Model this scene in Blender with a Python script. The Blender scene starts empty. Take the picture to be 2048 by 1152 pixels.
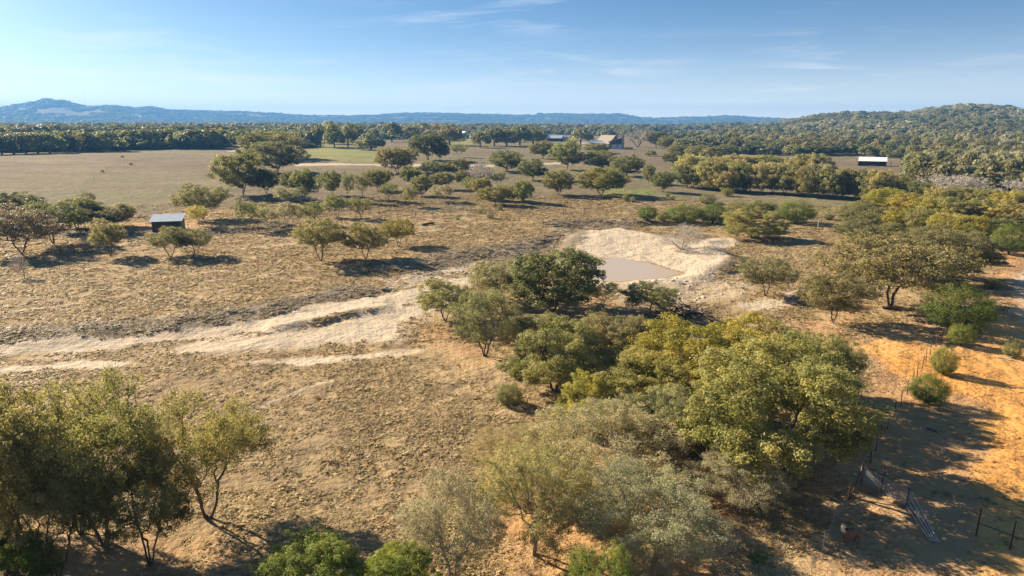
import bpy, bmesh, math, random
import numpy as np
from mathutils import Vector, Matrix
sin, cos, pi, R = math.sin, math.cos, math.pi, math.radians
S = bpy.context.scene
C = S.collection
# ------------------------------------------------------------------ camera
HCAM = 19.0
PITCH = math.atan((576 - 247) / 1365.0)
cd = bpy.data.cameras.new('camera'); cam = bpy.data.objects.new('camera', cd); C.objects.link(cam)
cd.sensor_width = 36.0; cd.lens = 36.0 * 1365 / 2048
cd.clip_start = 0.5; cd.clip_end = 60000
cam.location = (0, 0, HCAM); cam.rotation_euler = (pi / 2 - PITCH, 0, 0)
S.camera = cam
# ------------------------------------------------------------------ sky and sun
SUN_EL, SUN_AZ = R(26), R(-58)           # azimuth measured from +Y towards +X
w = bpy.data.worlds.new('World'); S.world = w; w.use_nodes = True
nt = w.node_tree; nt.nodes.clear()
def N(tree, typ, **kw):
    n = tree.nodes.new(typ)
    for k, v in kw.items():
        if k.startswith('i_'):
            key = k[2:]; n.inputs[int(key) if key.isdigit() else key.replace('_', ' ')].default_value = v
        else: setattr(n, k, v)
    return n
L = lambda t, a, b: t.links.new(a, b)
sky = N(nt, 'ShaderNodeTexSky', sky_type='NISHITA', sun_disc=False, sun_elevation=SUN_EL, sun_rotation=SUN_AZ,
        altitude=600, air_density=1.0, dust_density=1.1, ozone_density=1.6)
tc = N(nt, 'ShaderNodeTexCoord')
# clear winter air: the blue reaches far down, so the sky is looked up a little higher than the view ray
sep = N(nt, 'ShaderNodeSeparateXYZ'); L(nt, tc.outputs['Generated'], sep.inputs[0])
mz = N(nt, 'ShaderNodeMath', operation='MULTIPLY_ADD', i_1=2.3, i_2=0.03); L(nt, sep.outputs[2], mz.inputs[0])
comb = N(nt, 'ShaderNodeCombineXYZ')
L(nt, sep.outputs[0], comb.inputs[0]); L(nt, sep.outputs[1], comb.inputs[1]); L(nt, mz.outputs[0], comb.inputs[2])
nrm = N(nt, 'ShaderNodeVectorMath', operation='NORMALIZE'); L(nt, comb.outputs[0], nrm.inputs[0])
L(nt, nrm.outputs[0], sky.inputs[0])
hsv = N(nt, 'ShaderNodeHueSaturation', i_Saturation=1.16, i_Value=0.365); L(nt, sky.outputs[0], hsv.inputs['Color'])
mul = N(nt, 'ShaderNodeMixRGB', blend_type='MULTIPLY', i_0=1.0); mul.inputs[2].default_value = (0.62, 0.80, 0.82, 1); L(nt, hsv.outputs[0], mul.inputs[1])
# thin streaks of cirrus, projected on a high flat layer
dv = N(nt, 'ShaderNodeMath', operation='ADD', i_1=0.05); L(nt, sep.outputs[2], dv.inputs[0])
px_ = N(nt, 'ShaderNodeMath', operation='DIVIDE'); L(nt, sep.outputs[0], px_.inputs[0]); L(nt, dv.outputs[0], px_.inputs[1])
py_ = N(nt, 'ShaderNodeMath', operation='DIVIDE'); L(nt, sep.outputs[1], py_.inputs[0]); L(nt, dv.outputs[0], py_.inputs[1])
cxy = N(nt, 'ShaderNodeCombineXYZ'); L(nt, px_.outputs[0], cxy.inputs[0]); L(nt, py_.outputs[0], cxy.inputs[1])
mp = N(nt, 'ShaderNodeMapping'); mp.inputs['Scale'].default_value = (0.55, 0.75, 1); mp.inputs['Rotation'].default_value = (0, 0, R(8)); mp.inputs['Location'].default_value = (3.1, 1.7, 0)
L(nt, cxy.outputs[0], mp.inputs[0])
no1 = N(nt, 'ShaderNodeTexNoise', i_Scale=1.0, i_Detail=8.0, i_Roughness=0.62, i_Distortion=0.5); L(nt, mp.outputs[0], no1.inputs['Vector'])
mr = N(nt, 'ShaderNodeMapRange', i_1=0.50, i_2=0.76, i_3=0.0, i_4=0.6); L(nt, no1.outputs[0], mr.inputs[0])
no2 = N(nt, 'ShaderNodeTexNoise', i_Scale=0.35, i_Detail=2.0); L(nt, cxy.outputs[0], no2.inputs['Vector'])
mr2 = N(nt, 'ShaderNodeMapRange', i_1=0.40, i_2=0.56); L(nt, no2.outputs[0], mr2.inputs[0])
cm = N(nt, 'ShaderNodeMath', operation='MULTIPLY'); L(nt, mr.outputs[0], cm.inputs[0]); L(nt, mr2.outputs[0], cm.inputs[1])
mixc = N(nt, 'ShaderNodeMixRGB'); mixc.inputs[2].default_value = (2.2, 2.3, 2.45, 1)
L(nt, cm.outputs[0], mixc.inputs[0]); L(nt, mul.outputs[0], mixc.inputs[1])
ab = N(nt, 'ShaderNodeMath', operation='ABSOLUTE'); L(nt, sep.outputs[2], ab.inputs[0])
ex = N(nt, 'ShaderNodeMath', operation='MULTIPLY', i_1=-23.0); L(nt, ab.outputs[0], ex.inputs[0])
ex2 = N(nt, 'ShaderNodeMath', operation='EXPONENT'); L(nt, ex.outputs[0], ex2.inputs[0])
ex3 = N(nt, 'ShaderNodeMath', operation='MULTIPLY', i_1=0.92); L(nt, ex2.outputs[0], ex3.inputs[0])
mixh = N(nt, 'ShaderNodeMixRGB'); mixh.inputs[2].default_value = (3.7, 2.85, 1.9, 1); L(nt, ex3.outputs[0], mixh.inputs[0]); L(nt, mixc.outputs[0], mixh.inputs[1])
bg = N(nt, 'ShaderNodeBackground', i_Strength=0.15); L(nt, mixh.outputs[0], bg.inputs[0])
wo = N(nt, 'ShaderNodeOutputWorld'); L(nt, bg.outputs[0], wo.inputs[0])
sd = bpy.data.lights.new('sun', 'SUN'); so = bpy.data.objects.new('sun', sd); C.objects.link(so)
sd.energy = 4.5; sd.angle = R(0.53); sd.color = (1.0, 0.835, 0.60)
sv = Vector((sin(SUN_AZ) * cos(SUN_EL), cos(SUN_AZ) * cos(SUN_EL), sin(SUN_EL)))
so.rotation_euler = (-sv).to_track_quat('-Z', 'Y').to_euler(); so.location = (-60, 20, 80)
vs = S.view_settings
S.display_settings.display_device = 'sRGB'
vs.view_transform = 'Standard'; vs.look = 'None'; vs.exposure = 1.72; vs.gamma = 1.0; vs.use_curve_mapping = False
cy = S.cycles
cy.use_denoising = True; cy.max_bounces = 6; cy.diffuse_bounces = 4; cy.glossy_bounces = 2; cy.transmission_bounces = 3
cy.volume_bounces = 0; cy.transparent_max_bounces = 6; cy.caustics_reflective = False; cy.caustics_refractive = False
cy.sample_clamp_indirect = 4.0

# ------------------------------------------------------------------ helpers
def sstep(a, b, x):
    t = np.clip((np.asarray(x, float) - a) / (b - a), 0, 1); return t * t * (3 - 2 * t)
_tab = np.random.RandomState(7).rand(256, 256)
def vnoise(x, y):
    x = np.asarray(x, float); y = np.asarray(y, float)
    xi = np.floor(x).astype(np.int64); yi = np.floor(y).astype(np.int64)
    fx = x - xi; fy = y - yi; fx = fx * fx * (3 - 2 * fx); fy = fy * fy * (3 - 2 * fy)
    g = lambda a, b: _tab[a & 255, b & 255]
    return (g(xi, yi) * (1 - fx) + g(xi + 1, yi) * fx) * (1 - fy) + (g(xi, yi + 1) * (1 - fx) + g(xi + 1, yi + 1) * fx) * fy
def fbm(x, y, o=4):
    s = 0; a = 0.5; n = 0
    for i in range(o):
        s = s + a * vnoise(x * 2 ** i + 17.3 * i, y * 2 ** i - 9.1 * i); n += a; a *= 0.5
    return s / n
def ray(px, py):
    a = (px - 1024) / 1365.0; b = (576 - py) / 1365.0
    return np.array([a, cos(PITCH) + b * sin(PITCH), -sin(PITCH) + b * cos(PITCH)])
def az_of(px): return math.atan(((px - 1024) / 1365.0) * cos(PITCH))
def poly_sd(P, x, y):
    """signed distance to a closed polygon, positive inside"""
    x = np.asarray(x, float); y = np.asarray(y, float)
    d = np.full(x.shape, 1e18); ins = np.zeros(x.shape, bool)
    n = len(P)
    for i in range(n):
        ax, ay = P[i]; bx, by = P[(i + 1) % n]
        ex, ey = bx - ax, by - ay
        t = np.clip(((x - ax) * ex + (y - ay) * ey) / max(ex * ex + ey * ey, 1e-9), 0, 1)
        d = np.minimum(d, (x - ax - t * ex) ** 2 + (y - ay - t * ey) ** 2)
        c = ((ay > y) != (by > y)) & (x < (bx - ax) * (y - ay) / ((by - ay) if abs(by - ay) > 1e-9 else 1e-9) + ax)
        ins ^= c
    d = np.sqrt(d); return np.where(ins, d, -d)
def line_sd(P, x, y):
    """distance to an open polyline: (signed side distance, parameter 0..1 along it); positive on the left of its direction"""
    x = np.asarray(x, float); y = np.asarray(y, float)
    best = np.full(x.shape, 1e18); side = np.zeros(x.shape); par = np.zeros(x.shape)
    seg = [math.dist(P[i], P[i + 1]) for i in range(len(P) - 1)]; tot = sum(seg); acc = 0
    for i in range(len(P) - 1):
        ax, ay = P[i]; bx, by = P[i + 1]; ex, ey = bx - ax, by - ay
        t = np.clip(((x - ax) * ex + (y - ay) * ey) / (ex * ex + ey * ey), 0, 1)
        dx = x - ax - t * ex; dy = y - ay - t * ey; d = dx * dx + dy * dy
        m = d < best
        best = np.where(m, d, best); side = np.where(m, np.sign(ex * dy - ey * dx), side); par = np.where(m, (acc + t * seg[i]) / tot, par)
        acc += seg[i]
    return np.sqrt(best) * side, par

# ------------------------------------------------------------------ terrain
def prof(pts, D):
    A = []; Z = []
    for x, y in pts:
        d = ray(x, y); A.append(math.atan2(d[0], d[1])); Z.append(HCAM + D * d[2] / math.hypot(d[0], d[1]))
    return np.array(A), np.array(Z)
FAR_D, MID_D = 5000.0, 1500.0
far_p = prof([(-900, 222), (-300, 217), (0, 214), (30, 211), (62, 205), (100, 199), (128, 203), (158, 213), (200, 212), (243, 212), (266, 216), (297, 212), (332, 219), (400, 220), (480, 222), (520, 225), (600, 230), (700, 231), (760, 229), (800, 226), (900, 227), (1000, 228), (1060, 229), (1100, 226), (1150, 227), (1240, 227), (1285, 235), (1400, 233), (1450, 230), (1560, 236), (1700, 240), (3200, 238)], FAR_D)
mid_p = prof([(1250, 247.5), (1400, 246), (1500, 241), (1570, 236), (1640, 222), (1700, 218), (1840, 217), (1880, 208), (1920, 203), (2000, 205), (2048, 211), (2200, 214), (2600, 222), (3600, 235)], MID_D)
def base_z(x, y):
    x = np.asarray(x, float); y = np.asarray(y, float)
    r = np.hypot(x, y); az = np.arctan2(x, y)
    lf = sstep(0.42, -0.25, az)
    z = (1.5 + 3.5 * lf) * sstep(95, 330, r)
    z = z + 0.9 * (fbm(x / 60, y / 60, 3) - 0.5) * sstep(60, 200, r)
    # far blue ridge
    h = np.interp(az, far_p[0], far_p[1]) - 12
    dd = (r - FAR_D * (1 + 0.10 * (fbm(az * 9, az * 0 + 3.3, 2) - 0.5)))
    z = z + np.maximum(h, 0) * np.exp(-(dd / np.where(dd < 0, 900, 700)) ** 2) * (0.94 + 0.12 * fbm(x / 260, y / 260, 4))
    # wooded hill on the right
    h = np.maximum(np.interp(az, mid_p[0], mid_p[1]) - 15, 0)
    ramp = sstep(430, MID_D, r); front = 0.35 * ramp + 0.65 * ramp ** 2.2
    back = np.exp(-(np.maximum(r - MID_D, 0) / 500) ** 2)
    z = z + h * front * back * (0.96 + 0.08 * fbm(x / 120 + 5, y / 120, 3))
    return z
def pick(px, py, zf, rmax=9000.0):
    d = ray(px, py); d = d / math.hypot(d[0], d[1])
    rs = np.exp(np.linspace(math.log(6), math.log(rmax), 900))
    dz = HCAM + rs * d[2] - zf(rs * d[0], rs * d[1])
    k = np.argmax(dz < 0)
    if not (dz < 0).any(): r = rmax
    else:
        a, b = rs[max(k - 1, 0)], rs[k]
        for _ in range(2):
            q = np.linspace(a, b, 24); e = HCAM + q * d[2] - zf(q * d[0], q * d[1]); j = max(int(np.argmax(e < 0)), 1); a, b = q[j - 1], q[j]
        r = (a + b) / 2
    return (r * d[0], r * d[1])
P0 = lambda pts: [pick(x, y, base_z) for x, y in pts]
# berms: a steep face towards the camera (right of the line's direction when walked left to right) and a gentle back
BERMS = [  # (pixel line, height, face width, back length)
    (P0([(-300, 690), (0, 676), (200, 662), (420, 640), (580, 612), (690, 585), (735, 565)]), .6, 5.0, 16),
    (P0([(740, 556), (800, 535), (900, 512), (1010, 497), (1110, 480), (1190, 462)]), .85, 7, 18),
    (P0([(1060, 455), (1150, 447), (1230, 444), (1300, 452)]), .8, 6.0, 8),
    (P0([(60, 462), (190, 464), (300, 470), (460, 462), (620, 448)]), 0.5, 3.5, 10),
    (P0([(1400, 488), (1440, 481), (1480, 482)]), .5, 3.0, 3),
    (P0([(520, 665), (600, 652), (700, 630), (800, 612)]), 0.5, 1.6, 3),
]
POND_C = P0([(1262, 536)])[0]
RIM = P0([(1120, 505), (1160, 545), (1195, 568), (1300, 565), (1390, 554), (1440, 540), (1458, 523), (1430, 505), (1360, 490), (1300, 479), (1235, 466), (1160, 475)])
WATER_P = P0([(1110, 520), (1170, 520), (1230, 518), (1290, 526), (1358, 547), (1325, 555), (1240, 563), (1195, 562), (1150, 550)])
WATER_Z = 0.05
def ground_z(x, y):
    x = np.asarray(x, float); y = np.asarray(y, float)
    z = base_z(x, y); r = np.hypot(x, y)
    near = sstep(260, 120, r)
    for P, h, wf, bl in BERMS:
        s, t = line_sd(P, x, y)
        e = np.minimum(sstep(0, .12, t), sstep(1, .88, t))
        wob = (fbm(x / 7, y / 7, 3) - 0.5) * 2.4
        s2 = s + wob
        f = np.where(s2 < 0, sstep(-wf, 0, s2), np.exp(-s2 / bl))
        far = np.exp(-np.maximum(np.abs(s) - 3 * bl, 0) / bl)
        z = z + h * f * e * far
    # pond basin inside a raised rim
    rs_ = poly_sd(RIM, x, y) + (fbm(x / 4, y / 4, 3) - 0.5) * 1.5
    ws_ = poly_sd(WATER_P, x, y) + (fbm(x / 3 + 9, y / 3, 3) - 0.5) * 0.9
    back = sstep(POND_C[1] - 6, POND_C[1] + 14, y)
    rim_h = 0.95 + 0.1 * back
    inside = sstep(-3.2, 0.6, rs_)
    zr = rim_h * inside
    tow = sstep(-6.0 - 12 * back, 0.5, ws_)          # slope from the rim down to the shore
    zr = zr * (1 - tow) + (WATER_Z - 0.02) * tow * inside - 0.9 * sstep(0, 3, ws_)
    z = np.where(inside > 0, z * (1 - inside) + zr + 0.0 * z, z)
    # small relief
    z = z + near * (0.34 * (fbm(x / 5.5, y / 5.5, 3) - 0.5) + 0.16 * (fbm(x / 1.3, y / 1.3, 2) - 0.5)) * (1 - 0.8 * (ws_ > -1.2))
    return z
G = lambda px, py: pick(px, py, ground_z)
gz = lambda x, y: float(ground_z(x, y))

# ------------------------------------------------------------------ mesh helpers
def np_mesh(name, V, F, smooth=False):
    V = np.asarray(V, np.float32).reshape(-1, 3); F = np.asarray(F, np.int32); k = F.shape[1]
    me = bpy.data.meshes.new(name)
    me.vertices.add(len(V)); me.vertices.foreach_set('co', V.ravel())
    me.loops.add(F.size); me.loops.foreach_set('vertex_index', F.ravel())
    me.polygons.add(len(F)); me.polygons.foreach_set('loop_start', np.arange(0, F.size, k, dtype=np.int32))
    me.update(calc_edges=True)
    if smooth: me.polygons.foreach_set('use_smooth', np.ones(len(F), bool))
    me.update(); return me
def attr(me, name, typ, dom, data):
    a = me.attributes.new(name, typ, dom)
    a.data.foreach_set({'FLOAT': 'value', 'INT': 'value', 'FLOAT_VECTOR': 'vector', 'FLOAT_COLOR': 'color'}[typ], np.ascontiguousarray(data).ravel())
def link(name, me, mat=None, parent=None):
    o = bpy.data.objects.new(name, me); C.objects.link(o)
    if mat is not None and me is not None and not me.materials: me.materials.append(mat)
    if parent is not None: o.parent = parent
    return o
def tag(o, label=None, cat=None, group=None, kind=None):
    if label: o['label'] = label
    if cat: o['category'] = cat
    if group: o['group'] = group
    if kind: o['kind'] = kind
    return o
def empty(name, loc, rz=0.0):
    o = bpy.data.objects.new(name, None); C.objects.link(o); o.location = loc; o.rotation_euler = (0, 0, rz); o.empty_display_size = 0.3
    return o
class MB:
    def __init__(s): s.bm = bmesh.new()
    def box(s, x0, x1, y0, y1, z0, z1, M=None):
        v = [s.bm.verts.new((M @ Vector(p)) if M else p) for p in ((x0, y0, z0), (x1, y0, z0), (x1, y1, z0), (x0, y1, z0), (x0, y0, z1), (x1, y0, z1), (x1, y1, z1), (x0, y1, z1))]
        for f in ((3, 2, 1, 0), (4, 5, 6, 7), (0, 1, 5, 4), (1, 2, 6, 5), (2, 3, 7, 6), (3, 0, 4, 7)): s.bm.faces.new([v[i] for i in f])
        return s
    def poly(s, pts, th=None):
        v = [s.bm.verts.new(p) for p in pts]; f = s.bm.faces.new(v)
        if th is not None:
            r = bmesh.ops.extrude_face_region(s.bm, geom=[f])
            for e in r['geom']:
                if isinstance(e, bmesh.types.BMVert): e.co += Vector(th)
        return s
    def tube(s, a, b, r0, r1=None, n=6, caps=True):
        a = Vector(a); b = Vector(b); r1 = r0 if r1 is None else r1
        d = (b - a).normalized(); u = d.orthogonal().normalized(); w_ = d.cross(u)
        A = [s.bm.verts.new(a + r0 * (cos(2 * pi * i / n) * u + sin(2 * pi * i / n) * w_)) for i in range(n)]
        B = [s.bm.verts.new(b + r1 * (cos(2 * pi * i / n) * u + sin(2 * pi * i / n) * w_)) for i in range(n)]
        for i in range(n): s.bm.faces.new((A[i], A[(i + 1) % n], B[(i + 1) % n], B[i]))
        if caps: s.bm.faces.new(A[::-1]); s.bm.faces.new(B)
        return s
    def path(s, pts, rad, n=6):
        for i in range(len(pts) - 1): s.tube(pts[i], pts[i + 1], rad[i], rad[i + 1], n)
        return s
    def build(s, name, mat, parent=None, smooth=False):
        bmesh.ops.recalc_face_normals(s.bm, faces=s.bm.faces)
        me = bpy.data.meshes.new(name); s.bm.to_mesh(me); s.bm.free()
        if smooth:
            for p in me.polygons: p.use_smooth = True
        return link(name, me, mat, parent)

# ------------------------------------------------------------------ materials
def mat_new(name):
    m = bpy.data.materials.new(name); m.use_nodes = True; t = m.node_tree
    return m, t, t.nodes['Principled BSDF'], t.nodes['Material Output']
def rgb(c): return (c[0], c[1], c[2], 1)
def mat_noise(name, c0, c1, scale=4.0, rough=0.85, bump=0.3, metal=0.0, stretch=(1, 1, 1), spec=0.25, detail=5.0):
    m, t, b, o = mat_new(name)
    tcn = N(t, 'ShaderNodeTexCoord'); mpn = N(t, 'ShaderNodeMapping'); mpn.inputs['Scale'].default_value = stretch
    L(t, tcn.outputs['Object'], mpn.inputs[0])
    n = N(t, 'ShaderNodeTexNoise', i_Scale=scale, i_Detail=detail, i_Roughness=0.65); L(t, mpn.outputs[0], n.inputs['Vector'])
    cr = N(t, 'ShaderNodeMapRange', i_1=0.3, i_2=0.7); L(t, n.outputs[0], cr.inputs[0])
    mx = N(t, 'ShaderNodeMixRGB'); mx.inputs[1].default_value = rgb(c0); mx.inputs[2].default_value = rgb(c1); L(t, cr.outputs[0], mx.inputs[0])
    L(t, mx.outputs[0], b.inputs['Base Color'])
    b.inputs['Roughness'].default_value = rough; b.inputs['Metallic'].default_value = metal; b.inputs['Specular IOR Level'].default_value = spec
    if bump:
        bp = N(t, 'ShaderNodeBump', i_Strength=bump, i_Distance=0.05); L(t, n.outputs[0], bp.inputs['Height']); L(t, bp.outputs[0], b.inputs['Normal'])
    return m
def leaf_mat(name, from_instancer=False, trans=0.38, lo_=0.55, hi_=1.5, hue=.0235, glow=(1.5, 1.45, 1.1)):
    m, t, b, o = mat_new(name)
    if from_instancer:
        col = N(t, 'ShaderNodeAttribute', attribute_type='INSTANCER', attribute_name='tcol').outputs['Color']
    else:
        col = N(t, 'ShaderNodeObjectInfo').outputs['Color']
    ti = N(t, 'ShaderNodeAttribute', attribute_type='GEOMETRY', attribute_name='tint')
    h = N(t, 'ShaderNodeHueSaturation'); L(t, col, h.inputs['Color'])
    v = N(t, 'ShaderNodeMapRange', i_1=0.0, i_2=1.0, i_3=lo_, i_4=hi_); L(t, ti.outputs['Fac'], v.inputs[0]); L(t, v.outputs[0], h.inputs['Value'])
    hu = N(t, 'ShaderNodeMapRange', i_1=0.0, i_2=1.0, i_3=0.5015 + hue, i_4=0.5015 - hue); L(t, ti.outputs['Fac'], hu.inputs[0]); L(t, hu.outputs[0], h.inputs['Hue'])
    L(t, h.outputs[0], b.inputs['Base Color']); b.inputs['Roughness'].default_value = 0.55; b.inputs['Specular IOR Level'].default_value = 0.3
    tr = N(t, 'ShaderNodeBsdfTranslucent'); tb = N(t, 'ShaderNodeMixRGB', blend_type='MULTIPLY', i_0=1.0); tb.inputs[2].default_value = (*glow, 1); L(t, h.outputs[0], tb.inputs[1]); L(t, tb.outputs[0], tr.inputs[0])
    ms = N(t, 'ShaderNodeMixShader', i_0=trans); L(t, b.outputs[0], ms.inputs[1]); L(t, tr.outputs[0], ms.inputs[2]); L(t, ms.outputs[0], o.inputs[0])
    return m
M = {}
M['leaf'] = leaf_mat('leaf', False, 0.45); M['leaf_far'] = leaf_mat('leaf_far', True, 0.4, .75, 1.25); M['grass'] = leaf_mat('grass_blade', True, 0.45, .72, 1.25, 0.004, (1.15, 1.1, 1.0))
M['bark'] = mat_noise('bark', (0.055, 0.045, 0.036), (0.15, 0.125, 0.10), 6, 0.9, 0.5, stretch=(1, 1, .3))
M['pale_bark'] = mat_noise('pale_bark', (0.20, 0.17, 0.14), (0.36, 0.32, 0.27), 6, 0.9, 0.4, stretch=(1, 1, .3))
M['twig'] = mat_noise('grey_twig', (0.40, 0.35, 0.30), (0.58, 0.52, 0.46), 6, 0.9, 0)
M['rust'] = mat_noise('rusty_steel', (0.05, 0.025, 0.016), (0.12, 0.055, 0.03), 20, 0.85, 0.2)
M['galv'] = mat_noise('galvanised_steel', (0.38, 0.39, 0.40), (0.52, 0.53, 0.54), 12, 0.42, 0.1, metal=0.7)
M['old_wood'] = mat_noise('weathered_wood', (0.045, 0.032, 0.026), (0.12, 0.095, 0.08), 5, 0.9, 0.4, stretch=(3, 3, .4))
M['grey_wood'] = mat_noise('grey_wood', (0.22, 0.19, 0.16), (0.36, 0.32, 0.27), 5, 0.9, 0.4, stretch=(3, 3, .4))
M['tin'] = mat_noise('tin_roof', (0.42, 0.46, 0.52), (0.56, 0.60, 0.66), 1.2, 0.38, 0.05, metal=0.35)
M['tin_white'] = mat_noise('white_tin', (0.66, 0.67, 0.70), (0.78, 0.79, 0.82), 1.2, 0.45, 0.05, metal=0.1)
M['tan_roof'] = mat_noise('tan_roof', (0.27, 0.22, 0.175), (0.35, 0.29, 0.235), 2.5, 0.75, 0.1)
M['white_wall'] = mat_noise('white_wall', (0.62, 0.60, 0.57), (0.74, 0.72, 0.69), 2.5, 0.8, 0.1)
M['cream_wall'] = mat_noise('cream_wall', (0.50, 0.43, 0.34), (0.60, 0.52, 0.42), 2.5, 0.85, 0.1)
M['stone'] = mat_noise('pale_stone', (0.42, 0.38, 0.33), (0.62, 0.58, 0.52), 3.5, 0.9, 0.4)
M['brown_wood'] = mat_noise('brown_siding', (0.06, 0.04, 0.03), (0.11, 0.075, 0.055), 3, 0.85, 0.2)
M['dark'] = mat_noise('dark_opening', (0.012, 0.012, 0.013), (0.02, 0.02, 0.02), 3, 0.6, 0)
M['concrete'] = mat_noise('concrete', (0.48, 0.45, 0.40), (0.62, 0.58, 0.52), 6, 0.85, 0.2)
M['rock'] = mat_noise('limestone', (0.42, 0.38, 0.32), (0.66, 0.61, 0.53), 3, 0.9, 0.5)

# ------------------------------------------------------------------ ground sheet with its soil and grass zones
azs = np.concatenate([np.linspace(-pi, -R(62), 30)[:-1], np.linspace(-R(62), -R(41), 50)[:-1], np.linspace(-R(41), R(41), 470), np.linspace(R(41), R(62), 50)[1:], np.linspace(R(62), pi, 30)[1:]])
rr = np.concatenate([[0.5, 3, 6, 9], np.exp(np.arange(math.log(12), math.log(170), 0.0085)), np.exp(np.arange(math.log(170), math.log(6500), 0.022)), [6500]])
AZ, RR = np.meshgrid(azs, rr); GX = (RR * np.sin(AZ)).ravel(); GY = (RR * np.cos(AZ)).ravel()
GZ = ground_z(GX, GY)
PW = lambda pts: P0(pts)
ZONES = {
 'white': [
  (PW([(-200, 712), (0, 694), (200, 679), (400, 656), (560, 632), (700, 600), (760, 586), (850, 575), (930, 553), (990, 545), (960, 565), (900, 592), (800, 614), (650, 642), (500, 669), (300, 690), (0, 708), (-200, 724)]), 1.6, .95),
  (PW([(-200, 742), (150, 725), (450, 722), (700, 708), (860, 690), (870, 704), (700, 722), (450, 733), (150, 737), (-200, 752)]), 1.5, .85),
  (PW([(0, 702), (500, 666), (760, 610), (900, 590), (870, 700), (600, 720), (0, 738)]), 4, .70),
  (PW([(1140, 505), (1165, 482), (1185, 468), (1240, 460), (1320, 472), (1400, 492), (1440, 506), (1462, 522), (1458, 542), (1400, 562), (1300, 575), (1190, 578), (1140, 550)]), 2.0, 1.0),
  (PW([(1190, 572), (1440, 547), (1475, 530), (1530, 560), (1500, 605), (1380, 618), (1220, 605)]), 3, .52),
  (PW([(1470, 605), (1560, 588), (1640, 555), (1660, 560), (1600, 605), (1500, 630)]), 2, .72),
  (PW([(740, 560), (800, 548), (900, 535), (950, 520), (1000, 515), (960, 550), (880, 572), (780, 585)]), 2, .6),
  (PW([(1380, 486), (1440, 476), (1490, 480), (1480, 494), (1410, 498)]), 1.5, .7),
  (PW([(960, 505), (1100, 482), (1180, 465), (1200, 475), (1120, 500), (1000, 520)]), 3, .45),
  (PW([(590, 326.5), (780, 327.5), (1000, 329), (1130, 324.5), (1130, 328), (1000, 333.5), (780, 332), (590, 332)]), 1.2, 1.0),
  (PW([(455, 303), (475, 296), (490, 291), (520, 288), (520, 291), (494, 295), (480, 304)]), 3, .9),
  (PW([(1130, 292), (1145, 284), (1185, 283), (1180, 292), (1150, 296)]), 5, .55),
  (PW([(1130, 325), (1150, 312), (1165, 306), (1172, 309), (1160, 318), (1140, 330)]), 3, .8),
  (PW([(2000, 545), (2120, 530), (2160, 650), (2020, 650), (2015, 600)]), 2, .60),
  (PW([(-100, 337), (200, 331), (430, 324), (430, 327.5), (200, 335), (-100, 341)]), 3, .38),
  (PW([(1480, 389), (1640, 400), (1690, 402), (1690, 406), (1630, 405), (1480, 394)]), 2, .45),
  (PW([(560, 468), (760, 455), (780, 460), (560, 478)]), 2, .20),
  (PW([(-40, 640), (200, 601), (420, 563), (640, 534), (640, 536), (420, 566), (200, 605), (-40, 645)]), .35, .62),
  (PW([(250, 960), (420, 850), (620, 770), (860, 712), (862, 715), (625, 776), (425, 858), (256, 972)]), .3, .6),
  (PW([(440, 500), (620, 486), (800, 470), (950, 452), (951, 454), (800, 473), (620, 490), (440, 505)]), .4, .6),
  (PW([(1490, 640), (1620, 690), (1700, 660), (1800, 650), (1800, 654), (1702, 666), (1622, 698), (1486, 646)]), .4, .55),
  (PW([(840, 1010), (900, 1000), (1060, 880), (1090, 800), (1040, 780), (960, 900), (850, 980)]), 2.0, .36),
  (PW([(700, 1090), (840, 1020), (850, 1050), (740, 1110)]), 1.0, .40),
 ],
 'orange': [
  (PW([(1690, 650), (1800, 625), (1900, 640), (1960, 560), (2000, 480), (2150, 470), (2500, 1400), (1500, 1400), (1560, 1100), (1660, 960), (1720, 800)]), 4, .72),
  (PW([(1700, 690), (1800, 665), (1890, 700), (1940, 690), (1985, 640), (2060, 640), (2400, 700), (2600, 1400), (1960, 1400), (1930, 1000), (1900, 860), (1880, 800), (1760, 740)]), 2.5, 1.0),
  (PW([(820, 655), (930, 632), (1010, 700), (1030, 780), (960, 790), (880, 700)]), 3, .55),
  (PW([(1000, 900), (1500, 900), (1560, 1300), (950, 1300)]), 4, .80),
  (PW([(230, 447), (420, 436), (500, 462), (260, 480)]), 5, .7),
  (PW([(480, 385), (700, 375), (1050, 370), (1250, 400), (900, 440), (560, 452)]), 8, .35),
  (PW([(1030, 600), (1220, 590), (1250, 640), (1050, 650)]), 4, .6),
  (PW([(100, 1000), (560, 1020), (740, 1152), (600, 1300), (-200, 1300), (-200, 1020)]), 4, .55),
  (PW([(1550, 640), (1720, 620), (1720, 700), (1600, 700)]), 4, .7),
 ],
 'green': [
  (PW([(600, 300), (640, 285), (760, 300), (775, 318), (760, 330), (600, 320)]), 10, .8),
  (PW([(820, 275), (960, 272), (960, 290), (840, 292)]), 15, .8),
  (PW([(140, 380), (360, 380), (345, 412), (170, 415)]), 6, .45),
  (PW([(1190, 372), (1330, 378), (1310, 396), (1190, 392)]), 4, .7),
  (PW([(1615, 414), (1685, 417), (1685, 430), (1615, 432)]), 2, .8),
  (PW([(250, 325), (460, 318), (440, 345), (260, 348)]), 8, .30),
 ],
 'scrub': [(None, 0, 0)],
}
def zone(lst, x, y):
    m = np.zeros(np.shape(x))
    for P, wdt, val in lst:
        if P is None: continue
        wob = (fbm(x / (wdt * 2.2), y / (wdt * 2.2), 3) - 0.5) * wdt * 2.0
        m = np.maximum(m, val * sstep(-wdt, wdt, poly_sd(P, x, y) + wob))
    return m
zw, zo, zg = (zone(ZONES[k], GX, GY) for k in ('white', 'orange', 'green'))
zs = np.zeros_like(zw)
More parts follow.
